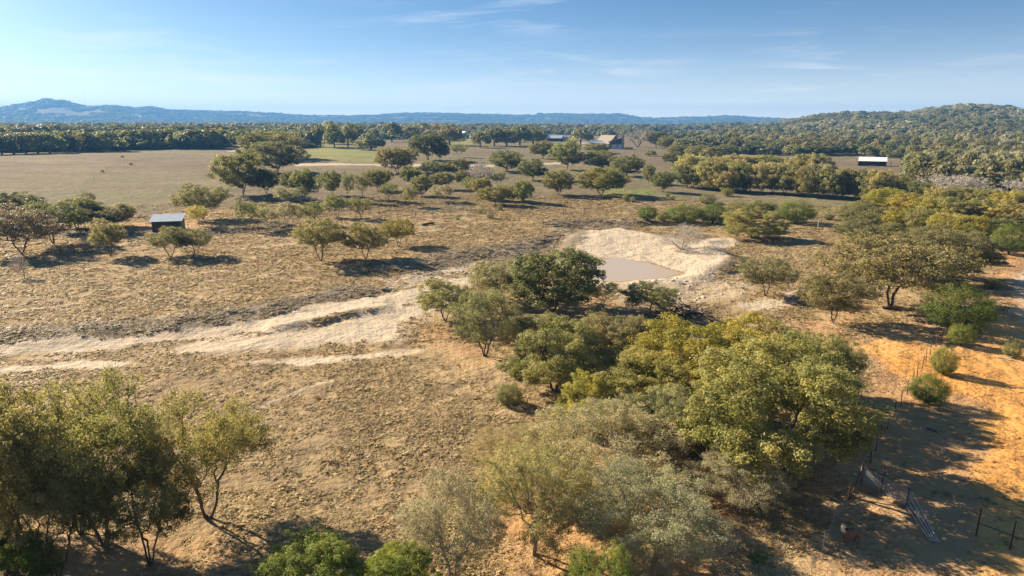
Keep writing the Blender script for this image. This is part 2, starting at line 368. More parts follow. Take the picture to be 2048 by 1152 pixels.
for P, h, wf, bl in BERMS[:4]:
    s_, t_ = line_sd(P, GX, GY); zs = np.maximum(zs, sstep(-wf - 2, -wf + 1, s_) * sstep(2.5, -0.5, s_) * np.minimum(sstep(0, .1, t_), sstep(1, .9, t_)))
nr, na = len(rr), len(azs)
ii, jj = np.meshgrid(np.arange(nr - 1), np.arange(na - 1), indexing='ij')
q = (ii * na + jj).ravel()
me = np_mesh('ground', np.stack([GX, GY, GZ], 1), np.stack([q, q + 1, q + na + 1, q + na], 1), True)
mw = poly_sd(WATER_P, GX, GY) + (fbm(GX / 3 + 9, GY / 3, 3) - 0.5) * 0.9; attr(me, 'mud', 'FLOAT', 'POINT', (sstep(-1.3, -.5, mw) * .8).astype(np.float32))
attr(me, 'far_pasture', 'FLOAT', 'POINT', (sstep(125, 190, np.hypot(GX, GY) + 60 * (fbm(GX / 30, GY / 30, 3) - .5))).astype(np.float32))
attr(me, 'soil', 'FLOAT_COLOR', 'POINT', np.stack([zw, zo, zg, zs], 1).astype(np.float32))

def ground_material():
    m, t, b, o = mat_new('ground')
    geo = N(t, 'ShaderNodeNewGeometry'); P = geo.outputs['Position']
    at = N(t, 'ShaderNodeAttribute', attribute_name='soil')
    sp = N(t, 'ShaderNodeSeparateColor'); L(t, at.outputs['Color'], sp.inputs[0])
    def noise(sc, det=6.0, rg=0.6, st=None):
        n = N(t, 'ShaderNodeTexNoise', i_Scale=sc, i_Detail=det, i_Roughness=rg)
        if st:
            mp_ = N(t, 'ShaderNodeMapping'); mp_.inputs['Scale'].default_value = st; L(t, P, mp_.inputs[0]); L(t, mp_.outputs[0], n.inputs['Vector'])
        else: L(t, P, n.inputs['Vector'])
        return n.outputs[0]
    def rng(s, a, b_, c=0.0, d=1.0):
        n = N(t, 'ShaderNodeMapRange', i_1=a, i_2=b_, i_3=c, i_4=d); L(t, s, n.inputs[0]); return n.outputs[0]
    def mix(f, a, b_, mode='MIX'):
        n = N(t, 'ShaderNodeMixRGB', blend_type=mode)
        for i, v in ((0, f), (1, a), (2, b_)):
            if isinstance(v, (tuple, float, int)): n.inputs[i].default_value = rgb(v) if isinstance(v, tuple) else v
            else: L(t, v, n.inputs[i])
        return n.outputs[0]
    def math_(op, a, b_):
        n = N(t, 'ShaderNodeMath', operation=op)
        for i, v in ((0, a), (1, b_)):
            if isinstance(v, (float, int)): n.inputs[i].default_value = v
            else: L(t, v, n.inputs[i])
        return n.outputs[0]
    nf = noise(2.6, 8, .68); nm = noise(0.33, 5, .6); nl = noise(0.035, 5, .55); nx = noise(0.006, 4, .55); ng = noise(14, 4, .7)
    def brk(mask, amt=0.75, lo=.38, hi=.66):      # ragged mask edges
        j = math_('ADD', mask, math_('MULTIPLY', math_('SUBTRACT', math_('ADD', math_('MULTIPLY', nf, .5), math_('MULTIPLY', nm, .5)), .5), amt))
        return rng(j, lo, hi)
    dry = mix(rng(nl, .36, .64), (0.31, 0.225, 0.122), (0.39, 0.288, 0.162))
    dry = mix(rng(nm, .4, .66), dry, (0.25, 0.183, 0.11))
    dry = mix(math_('MULTIPLY', rng(nx, .45, .62), .5), dry, (0.185, 0.16, 0.08))
    dry = mix(math_('MULTIPLY', rng(nf, .52, .72), .55), dry, (0.17, 0.128, 0.085))
    far = mix(rng(noise(0.05, 6, .6, (1, 3.2, 1)), .38, .62), (0.132, 0.102, 0.068), (0.195, 0.15, 0.10))
    far = mix(rng(nx, .42, .62), far, (0.175, 0.16, 0.085)); far = mix(math_('MULTIPLY', rng(noise(0.02, 5, .6, (1, 2.5, 1)), .54, .66), .7), far, (0.26, 0.20, 0.125))
    far = mix(math_('MULTIPLY', rng(nm, .46, .64), .6), far, (0.115, 0.09, 0.062))
    at2 = N(t, 'ShaderNodeAttribute', attribute_name='far_pasture')
    dry = mix(brk(at2.outputs['Fac'], .5), dry, far)
    org = mix(rng(nm, .36, .66), (0.57, 0.30, 0.09), (0.49, 0.245, 0.075))
    org = mix(rng(nl, .42, .62), org, (0.58, 0.37, 0.165))
    dull = mix(rng(nm, .38, .64), (0.43, 0.26, 0.125), (0.33, 0.20, 0.105)); dull = mix(math_('MULTIPLY', rng(nl, .45, .62), .7), dull, (0.43, 0.31, 0.185))  # dull litter brown, with the shade over this ground put into its colour
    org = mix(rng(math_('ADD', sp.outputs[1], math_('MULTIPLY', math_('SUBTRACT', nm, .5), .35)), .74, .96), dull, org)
    org = mix(math_('MULTIPLY', rng(nf, .5, .72), .38), org, (0.30, 0.16, 0.065))
    grn = mix(rng(nl, .35, .65), (0.15, 0.17, 0.055), (0.24, 0.22, 0.09))
    wht = mix(rng(nf, .38, .66), (0.51, 0.44, 0.345), (0.38, 0.305, 0.225))
    wht = mix(math_('MULTIPLY', rng(nm, .5, .7), .5), wht, (0.40, 0.30, 0.205))
    wht = mix(math_('MULTIPLY', rng(noise(0.9, 7, .7), .52, .66), .45), wht, (0.36, 0.29, 0.215)); wht = mix(math_('MULTIPLY', rng(nl, .5, .66), .35), wht, (0.46, 0.31, 0.18))
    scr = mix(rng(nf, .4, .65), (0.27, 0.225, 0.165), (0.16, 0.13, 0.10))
    c = mix(brk(sp.outputs[2], .5), dry, grn)
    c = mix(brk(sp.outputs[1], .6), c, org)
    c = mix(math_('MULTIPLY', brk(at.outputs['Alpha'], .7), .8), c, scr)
    c = mix(brk(sp.outputs[0], 1.1), c, wht)
    at3 = N(t, 'ShaderNodeAttribute', attribute_name='mud'); c = mix(brk(at3.outputs['Fac'], .5), c, (0.27, 0.20, 0.13))
    sc_ = N(t, 'ShaderNodeHueSaturation'); L(t, c, sc_.inputs['Color'])
    L(t, rng(ng, .3, .7, .86, 1.14), sc_.inputs['Value'])
    L(t, sc_.outputs[0], b.inputs['Base Color'])
    b.inputs['Roughness'].default_value = 0.95; b.inputs['Specular IOR Level'].default_value = 0.1
    b1 = N(t, 'ShaderNodeBump', i_Strength=0.7, i_Distance=0.22); L(t, nf, b1.inputs['Height'])
    b2 = N(t, 'ShaderNodeBump', i_Strength=0.6, i_Distance=1.2); L(t, nm, b2.inputs['Height']); L(t, b1.outputs[0], b2.inputs['Normal'])
    b3 = N(t, 'ShaderNodeBump', i_Strength=0.35, i_Distance=0.05); L(t, ng, b3.inputs['Height']); L(t, b2.outputs[0], b3.inputs['Normal'])
    L(t, b3.outputs[0], b.inputs['Normal'])
    return m
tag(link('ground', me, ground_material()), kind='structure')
# muddy water of the stock pond
m, t, b, o_ = mat_new('muddy_water')
b.inputs['Base Color'].default_value = (0.40, 0.31, 0.205, 1); b.inputs['Roughness'].default_value = 0.12; b.inputs['Specular IOR Level'].default_value = 0.18
nz = N(t, 'ShaderNodeTexNoise', i_Scale=1.6, i_Detail=3.0); bp = N(t, 'ShaderNodeBump', i_Strength=0.06, i_Distance=0.03); L(t, nz.outputs[0], bp.inputs['Height']); L(t, bp.outputs[0], b.inputs['Normal'])
wc = np.mean(np.array(WATER_P), 0); wp = [(wc[0] + (p[0] - wc[0]) * 1.22, wc[1] + (p[1] - wc[1]) * 1.22, WATER_Z) for p in WATER_P]
tag(MB().poly(wp).build('pond_water', m), kind='structure')

# ------------------------------------------------------------------ instanced masses (grass, far woods)
def scatter(name, pts, sc, rz, idx, col, protos, label, cat):
    me = bpy.data.meshes.new(name); me.vertices.add(len(pts)); me.vertices.foreach_set('co', np.asarray(pts, np.float32).ravel())
    attr(me, 'sc', 'FLOAT_VECTOR', 'POINT', np.asarray(sc, np.float32)); attr(me, 'rz', 'FLOAT_VECTOR', 'POINT', np.asarray(rz, np.float32))
    attr(me, 'idx', 'INT', 'POINT', np.asarray(idx, np.int32)); attr(me, 'tcol', 'FLOAT_COLOR', 'POINT', np.concatenate([col, np.ones((len(col), 1))], 1).astype(np.float32))
    o = link(name, me); tag(o, label, cat, kind='stuff')
    coll = bpy.data.collections.new(name + '_kinds')
    for p in protos: coll.objects.link(p)
    g = bpy.data.node_groups.new(name, 'GeometryNodeTree')
    g.interface.new_socket('Geometry', in_out='INPUT', socket_type='NodeSocketGeometry'); g.interface.new_socket('Geometry', in_out='OUTPUT', socket_type='NodeSocketGeometry')
    gi = g.nodes.new('NodeGroupInput'); go = g.nodes.new('NodeGroupOutput')
    ci = g.nodes.new('GeometryNodeCollectionInfo'); ci.inputs['Collection'].default_value = coll; ci.inputs['Separate Children'].default_value = True; ci.inputs['Reset Children'].default_value = True
    ip = g.nodes.new('GeometryNodeInstanceOnPoints'); ip.inputs['Pick Instance'].default_value = True
    def na_(nm, ty):
        n = g.nodes.new('GeometryNodeInputNamedAttribute'); n.data_type = ty; n.inputs['Name'].default_value = nm; return n.outputs['Attribute']
    L(g, gi.outputs[0], ip.inputs['Points']); L(g, ci.outputs[0], ip.inputs['Instance'])
    L(g, na_('idx', 'INT'), ip.inputs['Instance Index']); L(g, na_('rz', 'FLOAT_VECTOR'), ip.inputs['Rotation']); L(g, na_('sc', 'FLOAT_VECTOR'), ip.inputs['Scale'])
    L(g, ip.outputs[0], go.inputs[0])
    md = o.modifiers.new('scatter', 'NODES'); md.node_group = g
    return o
def proto(name, me, mat):
    me.materials.append(mat); return bpy.data.objects.new(name, me)
def loggrid(r0, r1, a0, a1, step, rg):
    lr = np.arange(math.log(r0), math.log(r1), step); aa = np.arange(a0, a1, step)
    Lr, A = np.meshgrid(lr, aa); Lr = Lr.ravel() + rg.uniform(-.5, .5, Lr.size) * step; A = A.ravel() + rg.uniform(-.5, .5, Lr.size) * step
    return np.exp(Lr), A

# ------------------------------------------------------------------ trees: grown skeletons (space colonisation) with leaf-sized faces
NOM_W, NOM_H = 8.0, 7.0
def grow(seed, cb=0.28, stems=2, lobes=16, natt=700, step=0.30, lobe_r=0.36, spread=0.8, flat=1.0, lean=0.0, lift=0.0):
    rg = np.random.RandomState(seed)
    H, W = NOM_H, NOM_W; rx = W / 2; zc = cb * H + (H - cb * H) * 0.36; rzv = H - zc
    pts = []
    for k in range(lobes):
        th = 2 * pi * (k * 0.618 + rg.uniform(-.12, .12)); u = rg.uniform(-0.8, 0.95)
        h = math.sqrt(max(0.05, 1 - min(1, abs(u)) ** 2)); k_ = rg.uniform(.52, .74)
        c = np.array([h * cos(th) * rx * k_, h * sin(th) * rx * k_, zc + u * rzv * .62 * (0.8 if u < 0 else 1)])
        lr = lobe_r * rg.uniform(.65, 1.2)
        n = int(natt / lobes)
        d = rg.normal(size=(n, 3)); d /= np.linalg.norm(d, axis=1)[:, None]; d *= (rg.uniform(0.25, 1, n) ** .5)[:, None]
        pts.append(c + d * [rx * lr, rx * lr, rzv * lr * .85])
    A = np.concatenate(pts); A = A[A[:, 2] > cb * H * .75]
    nodes = [np.zeros(3)]; par = [-1]
    for s in range(stems):
        a = 2 * pi * s / stems + rg.uniform(0, 1.5); sp = rg.uniform(.5, 1) * spread * (0 if stems == 1 else 1)
        p = 0; pos = np.array([cos(a) * .12 * (stems > 1), sin(a) * .12 * (stems > 1), 0.0])
        zt = cb * H * rg.uniform(.8, 1.15); k = 0
        while pos[2] < zt:
            v = np.array([cos(a) * sp * .55 + rg.normal(0, .16) + lean * .5, sin(a) * sp * .55 + rg.normal(0, .16), 1.0]); v /= np.linalg.norm(v)
            pos = pos + v * step; nodes.append(pos.copy()); par.append(p); p = len(nodes) - 1; k += 1
    ND = np.zeros((6000, 3)); n = len(nodes); ND[:n] = nodes; par = list(par)
    best = np.full(len(A), 1e9); bi = np.zeros(len(A), int); lo = 0; alive = np.ones(len(A), bool)
    for it in range(90):
        D = np.linalg.norm(A[:, None, :] - ND[None, lo:n], axis=2) if n > lo else None
        if D is not None:
            j = D.argmin(1); d = D[np.arange(len(A)), j]; m_ = d < best; best[m_] = d[m_]; bi[m_] = j[m_] + lo
        alive &= best > step * 1.15
        if not alive.any(): break
        lo = n
        idx = np.where(alive)[0]; own = bi[idx]
        V = A[idx] - ND[own]; V /= np.linalg.norm(V, axis=1)[:, None]
        for o in np.unique(own):
            v = V[own == o].mean(0) + rg.normal(0, .22, 3) + np.array([0, 0, .06 + lift])
            v /= max(np.linalg.norm(v), 1e-6)
            if n < 5990: ND[n] = ND[o] + v * step; par.append(o); n += 1
        if n >= 5990 or n == lo: break
    ND = ND[:n].copy(); par = np.array(par[:n])
    ND[:, :2] *= (W / 2 * .94) / np.quantile(np.linalg.norm(ND[:, :2] - ND[:, :2].mean(0) * .0, axis=1), .985); ND[:, 2] *= (H - .12) / ND[:, 2].max()
    rad = np.zeros(n); E = 2.35; acc = np.zeros(n); ch = np.zeros(n, int)
    for i in range(n - 1, -1, -1):
        rad[i] = max(acc[i] ** (1 / E) if acc[i] > 0 else 0, 0.011)
        if par[i] >= 0: acc[par[i]] += rad[i] ** E; ch[par[i]] += 1
    rad[0] *= 1.35
    return ND, par, rad, ch, rg
def tubes(a, b, ra, rb, k):
    a = np.asarray(a); b = np.asarray(b); d = b - a; d = d / np.maximum(np.linalg.norm(d, axis=1), 1e-6)[:, None]
    ref = np.where(np.abs(d[:, 2:3]) > .9, np.array([[1., 0, 0]]), np.array([[0., 0, 1]]))
    u = np.cross(d, ref); u /= np.linalg.norm(u, axis=1)[:, None]; w_ = np.cross(d, u)
    an = np.arange(k) * 2 * pi / k; ca, sa = np.cos(an), np.sin(an)
    off = u[:, None, :] * ca[None, :, None] + w_[:, None, :] * sa[None, :, None]
    V = np.concatenate([a[:, None] + off * np.asarray(ra)[:, None, None], b[:, None] + off * np.asarray(rb)[:, None, None]], 1)
    i = np.arange(k); F = np.stack([i, (i + 1) % k, (i + 1) % k + k, i + k], 1)
    F = (F[None] + (np.arange(len(a)) * 2 * k)[:, None, None]).reshape(-1, 4)
    return V.reshape(-1, 3), F
def merge(parts):
    V, F, o = [], [], 0
    for v, f in parts:
        if len(v): V.append(v); F.append(f + o); o += len(v)
    return np.concatenate(V), np.concatenate(F)
def trunk_mesh(name, sk, rmin=0.0, twigs=0, tw_len=.35, thick=1.0):
    ND, par, rad, ch, rg = sk
    i = np.where(par >= 0)[0]; i = i[rad[i] >= rmin]; p = par[i]
    rp = np.minimum(rad[p], rad[i] * 1.5); parts = []
    for lo, hi, k in ((0, .03, 3), (.03, .09, 5), (.09, 9, 8)):
        m_ = (rad[i] >= lo) & (rad[i] < hi)
        if m_.any(): parts.append(tubes(ND[p[m_]], ND[i[m_]] + (ND[i[m_]] - ND[p[m_]]) * .08, rp[m_] * thick, rad[i[m_]] * thick, k))
    if twigs:
        tip = np.where(rad < .026)[0]; s = np.repeat(tip, twigs); d = rg.normal(size=(len(s), 3)); d[:, 2] += .35; d /= np.linalg.norm(d, axis=1)[:, None]
        ln = tw_len * rg.uniform(.5, 1.3, len(s))
        parts.append(tubes(ND[s], ND[s] + d * ln[:, None], np.full(len(s), .009 * thick), np.full(len(s), .004 * thick), 3))
    V, F = merge(parts); V = V.copy(); V[:, 2] -= 0.12 * (V[:, 2] < .05)
    return np_mesh(name, V, F)
def leaves(cent, tint, size, rg, aspect=.5, up=.35, jit=.25, nrm=None, loose=.5):
    n = len(cent); nn = rg.normal(size=(n, 3)) * (1 if nrm is None else loose); nn[:, 2] += up
    if nrm is not None: nn += nrm
    nn /= np.linalg.norm(nn, axis=1)[:, None]
    t = np.cross(nn, rg.normal(size=(n, 3))); t /= np.maximum(np.linalg.norm(t, axis=1), 1e-6)[:, None]; bt = np.cross(nn, t)
    s = (size * rg.uniform(.6, 1.35, n))[:, None] * .5
    V = np.stack([cent - t * s, cent + bt * s * aspect, cent + t * s, cent - bt * s * aspect], 1).reshape(-1, 3)
    F = np.arange(4 * n).reshape(-1, 4)
    ti = np.repeat(np.clip(tint + rg.normal(0, jit * .5, n), 0, 1), 4)
    return V, F, ti
def crown_mesh(name, sk, count, size, sig, rmax=.03, keep=1.0, aspect=.5, up=.25, cl=.55, stray=.2):
    """leaves gathered in small rounded tufts at the twig ends, one tuft in each cell of size cl, plus some strays"""
    ND, par, rad, ch, rg = sk
    tip = np.where((rad < rmax) & (ND[:, 2] > 1.0))[0]; tip = rg.permutation(tip)
    _, u = np.unique(np.floor(ND[tip] / cl + rg.uniform(0, 1, 3)).astype(int) @ np.array([1, 1009, 1000003]), return_index=True); tc_ = tip[u]
    if keep < 1:
        f = fbm(ND[tc_, 0] * .9 + 31, ND[tc_, 1] * .9 + ND[tc_, 2] * .8, 2); tc_ = tc_[f < np.quantile(f, keep)]
    n1 = int(count * (1 - stray)); k = max(1, n1 // len(tc_)); s = np.repeat(tc_, k); n = len(s)
    rk = np.repeat(rg.uniform(.6, 1.15, len(tc_)) * cl * .72, k)
    d = rg.normal(size=(n, 3)); d[:, 2] += .25; d /= np.linalg.norm(d, axis=1)[:, None]
    cent = ND[s] + d * (rk * rg.uniform(.35, 1.05, n) ** .6)[:, None] * [1, 1, .72]
    ct = np.clip(.5 + .6 * (fbm(ND[:, 0] * .6, ND[:, 1] * .6 + ND[:, 2] * .5, 3) - .5) * 2 + rg.normal(0, .15, len(ND)), 0, 1)
    V, F, ti = leaves(cent, ct[s], size, rg, aspect, up, .15, d, .5)
    q_ = np.repeat(tip, max(1, int(count * stray) // len(tip)))
    V2, F2, t2 = leaves(ND[q_] + rg.normal(0, sig, (len(q_), 3)), ct[q_], size, rg, aspect, up)
    V = np.concatenate([V, V2]); F = np.concatenate([F, F2 + len(V) - len(V2)]); ti = np.concatenate([ti, t2])
    me = np_mesh(name, V, F); attr(me, 'tint', 'FLOAT', 'POINT', ti.astype(np.float32)); return me
def juniper_meshes(seed, count, size):
    rg = np.random.RandomState(seed); H, W = NOM_H, NOM_W
    n = 420; d = rg.normal(size=(n, 3)); d /= np.linalg.norm(d, axis=1)[:, None]
    b = .78 + .42 * fbm(d[:, 0] * 2.1 + seed, d[:, 1] * 2.1 + d[:, 2] * 1.7, 3) - .12
    zc = H * .44
    c = np.stack([d[:, 0] * W * .47 * b, d[:, 1] * W * .47 * b, zc + d[:, 2] * np.where(d[:, 2] > 0, H * .56, H * .42) * b], 1)
    c = c * [1, 1, 1]; sh = rg.uniform(.72, 1.0, n)[:, None]; base = np.array([0, 0, zc * .7]); c = base + (c - base) * sh
    k = count // n; s = np.repeat(np.arange(n), k); out = d[s] * [1, 1, .6] + [0, 0, .55]
    cent = c[s] + rg.normal(0, .2, (len(s), 3)) + out * rg.uniform(-.3, .3, len(s))[:, None]
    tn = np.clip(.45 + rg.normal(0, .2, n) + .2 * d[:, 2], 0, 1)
    V, F, ti = leaves(cent, tn[s], size, rg, .42, .15, .25, cent - c[s] * .8 - [0, 0, .4], .5)
    cm_ = np_mesh('crown', V, F); attr(cm_, 'tint', 'FLOAT', 'POINT', ti.astype(np.float32))
    a = np.zeros((6, 3)); bb = []; aa = []; 
    for j in range(7):
        th = j * 2.4; aa.append((0, 0, -.1)); bb.append((cos(th) * .8 * (j > 0), sin(th) * .8 * (j > 0), H * (.75 if j == 0 else .5)))
    V, F = tubes(aa, bb, [.16] * 7, [.04] * 7, 6)
    return np_mesh('trunk', V, F), cm_
def blob_mesh(seed, count, size, cb=.12):
    rg = np.random.RandomState(seed); H, W = NOM_H, NOM_W
    n = 26; th = rg.uniform(0, 2 * pi, n); u = rg.uniform(-.2, 1, n); h = np.sqrt(1 - np.clip(u, 0, 1) ** 2)
    zc = H * (cb + .32)
    c = np.stack([h * np.cos(th) * W * .33, h * np.sin(th) * W * .33, zc + u * H * .42], 1); lr = rg.uniform(.14, .22, n)
    s = rg.randint(0, n, count); d = rg.normal(size=(count, 3)); d /= np.linalg.norm(d, axis=1)[:, None]; d *= rg.uniform(.5, 1, count)[:, None] ** .4
    cent = c[s] + d * (lr[s] * W)[:, None] * [1, 1, .72]
    tn = np.clip(.5 + rg.normal(0, .2, n), 0, 1)
    V, F, ti = leaves(cent, tn[s], size, rg, .75, .3, .25, d, .4)
    V[:, 2] = np.maximum(V[:, 2], .2)
    me = np_mesh('crown', V, F); attr(me, 'tint', 'FLOAT', 'POINT', ti.astype(np.float32)); return me
PR = {}
def add(kind, tm, cm_, bark='bark', leafm='leaf'):
    tm.materials.append(M[bark])
    if cm_ is not None: cm_.materials.append(M[leafm])
    PR.setdefault(kind, []).append((tm, cm_))
def make(kind, seeds, g, count, size, sig, cl, keep=1.0, twigs=1, bark='bark', rmin=0, aspect=.5, rmax=.03, thick=1.0, tw_len=.35, stray=.2):
    for sd_ in seeds:
        sk = grow(sd_, **g)
        add(kind, trunk_mesh('trunk', sk, rmin, twigs, tw_len, thick), crown_mesh('crown', sk, count, size, sig, rmax, keep, aspect, cl=cl, stray=stray), bark)
make('oak_near', (11, 12, 13, 14), dict(cb=.27, stems=3, lobes=24, natt=1200, step=.27, spread=.7, lobe_r=.31), 44000, .105, .2, .48, keep=.9, twigs=1, stray=.3)
make('dense_near', (21, 22, 23, 24), dict(cb=.13, stems=2, lobes=32, natt=1700, step=.27, spread=.7, lobe_r=.27), 80000, .12, .2, .58, twigs=0, rmin=.012, stray=.12)
make('grey_near', (31, 32, 33, 34), dict(cb=.25, stems=2, lobes=24, natt=1300, step=.27, spread=.8), 56000, .088, .2, .42, keep=.85, twigs=2, bark='pale_bark', stray=.35)
make('oak_mid', (41, 42, 43, 44, 45, 46), dict(cb=.20, stems=2, lobes=32, natt=950, step=.36, spread=.7, lobe_r=.34), 24000, .20, .2, .74, twigs=0, rmin=.014, aspect=.6, rmax=.04, stray=.1)
make('open_mid', (47, 48, 49, 40), dict(cb=.30, stems=2, lobes=26, natt=900, step=.34, spread=.7, lobe_r=.34), 21000, .17, .2, .62, twigs=1, aspect=.55, rmax=.04, stray=.15)
make('thin_mid', (51, 52, 53, 54), dict(cb=.33, stems=2, lobes=18, natt=560, step=.38, spread=1.0, lobe_r=.37), 11000, .19, .25, .66, twigs=1, aspect=.55, rmax=.04, tw_len=.5, stray=.2)
make('low_mid', (55, 56, 57, 58), dict(cb=.10, stems=3, lobes=34, natt=1000, step=.36, spread=.9, lobe_r=.32), 22000, .21, .2, .76, twigs=0, rmin=.014, aspect=.6, rmax=.04, stray=.1)
def bare(kind, seeds, natt, step, tw, thick):
    for sd_ in seeds:
        sk = grow(sd_, cb=.16, stems=5, lobes=20, natt=natt, step=step, spread=1.3, lobe_r=.34, lift=.05)
        ND, par, rad, ch, rg = sk
        add(kind, trunk_mesh('trunk', (ND, par, rad, ch, rg), .03, 0, .5, thick), trunk_mesh('branches', sk, 0.0, tw, .55, thick), 'pale_bark', 'twig')
bare('bare', (61, 62), 1200, .30, 6, 1.15); bare('bare_far', (63, 64), 420, .42, 7, 2.6)
for sd_ in (71, 72, 73): add('juniper_near', *juniper_meshes(sd_, 30000, .16))
for sd_ in (74, 75): add('juniper_far', *juniper_meshes(sd_, 5000, .34))
for sd_ in (81, 82, 83, 84, 85):
    V, F = tubes([(0, 0, -.2), (0, 0, 1.5), (0, 0, 1.5)], [(.1, 0, 1.7), (1.4, .5, 3.4), (-1.2, .3, 3.5)], [.28, .2, .2], [.22, .08, .08], 6)
    add('oak_far', np_mesh('trunk', V, F), blob_mesh(sd_, 1800, .62, .05))
STUFF_TREES = [proto('far_crown', blob_mesh(90 + i, 260, 1.5, .02), M['leaf_far']) for i in range(4)]

COL = {'olive': (0.200, 0.195, 0.074), 'dark': (0.130, 0.140, 0.064), 'yellow': (0.275, 0.250, 0.055), 'grey': (0.290, 0.278, 0.165), 'green': (0.112, 0.146, 0.024),
       'mid': (0.175, 0.182, 0.074), 'brown': (0.215, 0.180, 0.120), 'lime': (0.155, 0.182, 0.036)}
LEAF_GAIN = 1.85      # literal colours given with a tree are scaled to the table above
crg = random.Random(5)
def tree(name, kind, x, y, W, H, col, label, cat='tree', group=None, rz=None, var=None, tilt=0.0):
    vs_ = PR[kind]; tm, cm_ = vs_[crg.randrange(len(vs_)) if var is None else var % len(vs_)]
    o = empty(name, (x, y, gz(x, y) - 0.05), crg.uniform(0, 2 * pi) if rz is None else rz)
    o.rotation_euler[1] = tilt; o.scale = (W / NOM_W, W / NOM_W * crg.uniform(.92, 1.08), H / NOM_H)
    k = crg.uniform(.97, 1.25); base = COL[col] if isinstance(col, str) else tuple(LEAF_GAIN * q for q in col)
    for nm, me_ in (('trunk', tm), ('branches' if kind.startswith('bare') else 'crown', cm_)):
        c = bpy.data.objects.new(nm, me_); C.objects.link(c); c.parent = o
        c.color = (base[0] * k * crg.uniform(.93, 1.08), base[1] * k, base[2] * k * crg.uniform(.9, 1.1), 1)
    tag(o, label, cat, group); return o
TREES = []
def T(kind, xb, yb, x0, x1, yt, col, label, name='live_oak', cat='tree', group=None, hk=0.95, var=None, tilt=0.0):
    """a tree by its foot, crown width and top as seen in the photograph, turned into a place and a size in metres"""
    gx, gy = G((xb * .35 + (x0 + x1) / 2 * .65), yb)
    r = math.hypot(gx, gy); zb = gz(gx, gy); d = ray((x0 + x1) / 2, yt); d = d / math.hypot(d[0], d[1])
    H = max(0.6, (HCAM + r * d[2]) - zb) * hk
    a = ray(x0, yb); b_ = ray(x1, yb); W = abs(b_[0] - a[0]) * gy / a[1]
    W *= 1.16 if kind == 'dense_near' else 1.08 if kind.endswith('near') else 1.10
    if kind.endswith(('_mid', '_far')): H *= 1.08
    TREES.append((gx, gy, W / 2))
    return tree(name, kind, gx, gy, W, H, col, label, cat, group, var=var, tilt=tilt)

# ------------------------------------------------------------------ the near trees
O, D_, GR = 'oak_near', 'dense_near', 'grey_near'
T(O, 408, 1036, 295, 548, 772, 'olive', 'open live oak forking low into several dark stems, right of the big oak clump', var=0)
T(O, 222, 1092, 60, 350, 738, 'olive', 'tall live oak in the middle of the near clump, straight dark trunk', var=1)
T(O, 60, 1150, -130, 170, 752, 'olive', 'broad live oak filling the lower left corner', var=2)
T(O, 143, 1068, 70, 280, 800, 'olive', 'live oak with a leaning trunk behind the tall one in the near clump', var=3)
T(O, -90, 1060, -230, 70, 735, 'olive', 'live oak cut off by the left edge, its top against the pale track', var=1)
T(O, 10, 1085, -110, 110, 830, 'olive', 'lower crown at the left edge, under the tall ones', var=0)
T(O, 300, 1130, 200, 400, 900, 'olive', 'low sparse oak between the tall trunk and the open forked oak', var=3)
T(O, 110, 1165, 10, 230, 900, 'olive', 'shaded low oak in front of the near clump', var=1)
T(D_, 20, 1215, -60, 110, 1055, 'green', 'dense bright shrub oak in the bottom left corner', hk=.9, var=0)
T(D_, 630, 1235, 525, 735, 1068, 'lime', 'bright green leafy oak top at the bottom edge', var=1)
T(D_, 805, 1240, 725, 885, 1085, 'lime', 'smaller bright green oak top at the bottom edge, beside the larger one', var=2)
T(O, 1180, 1250, 1110, 1262, 1085, 'lime', 'light green oak top at the bottom edge under the grey oaks', var=0)
T(GR, 1275, 1200, 1215, 1345, 1060, 'grey', 'small grey twiggy oak at the bottom edge, centre right', var=3)
T(GR, 905, 1150, 800, 1010, 935, 'grey', 'grey thin-leaved oak on two stems at the edge of the tussock field', var=0)
T(GR, 1080, 1108, 940, 1185, 868, (0.135, 0.122, 0.052), 'open oak with an arched bare limb among the grey oaks', var=1)
T(GR, 1250, 1120, 1165, 1475, 930, 'grey', 'wide grey oak with pale twigs facing the brown sheep', var=2)
T(GR, 1215, 962, 1040, 1375, 800, 'grey', 'silvery grey oak crown between the grey group and the yellow oaks', var=3)
T(GR, 1010, 960, 930, 1110, 850, (0.14, 0.13, 0.06), 'grey-green oak at the left rim of the grove, above bare white soil', var=2)
T('juniper_near', 1017, 806, 988, 1048, 762, 'mid', 'small dark bush at the left rim of the grove', 'juniper', 'bush', var=1)
T(D_, 1545, 948, 1365, 1722, 668, (0.116, 0.114, 0.040), 'largest rounded yellow-green oak, right end of the grove', var=0)
T(D_, 1340, 826, 1165, 1385, 695, (0.134, 0.130, 0.042), 'olive oak with a straight dark trunk left of the largest oak', var=1)
T(D_, 1110, 782, 1005, 1208, 630, 'olive', 'rounded olive oak on the left side of the grove', var=2)
T(D_, 1425, 800, 1255, 1545, 612, 'yellow', 'yellow-leaved oak at the back of the grove, near the brush pile', var=3)
T(D_, 1620, 800, 1520, 1705, 652, (0.116, 0.114, 0.040), 'olive oak behind the right shoulder of the largest oak', var=1)
T(D_, 1225, 738, 1130, 1300, 622, (0.115, 0.108, 0.05), 'grey-olive oak between the left and the yellow oak', var=0)
T(D_, 1160, 860, 1110, 1215, 740, 'yellow', 'small yellow oak standing among olive ones, above the silvery crown', var=2)
T(D_, 1330, 908, 1235, 1425, 772, (0.120, 0.114, 0.055), 'grey-olive oak filling the gap before the straight dark trunk', var=1)
T(GR, 1475, 1015, 1375, 1570, 885, 'grey', 'low grey oak under the left skirt of the largest oak', var=0)
T(D_, 1075, 704, 1000, 1150, 628, (0.108, 0.105, 0.05), 'small olive oak at the upper left corner of the grove', var=2)
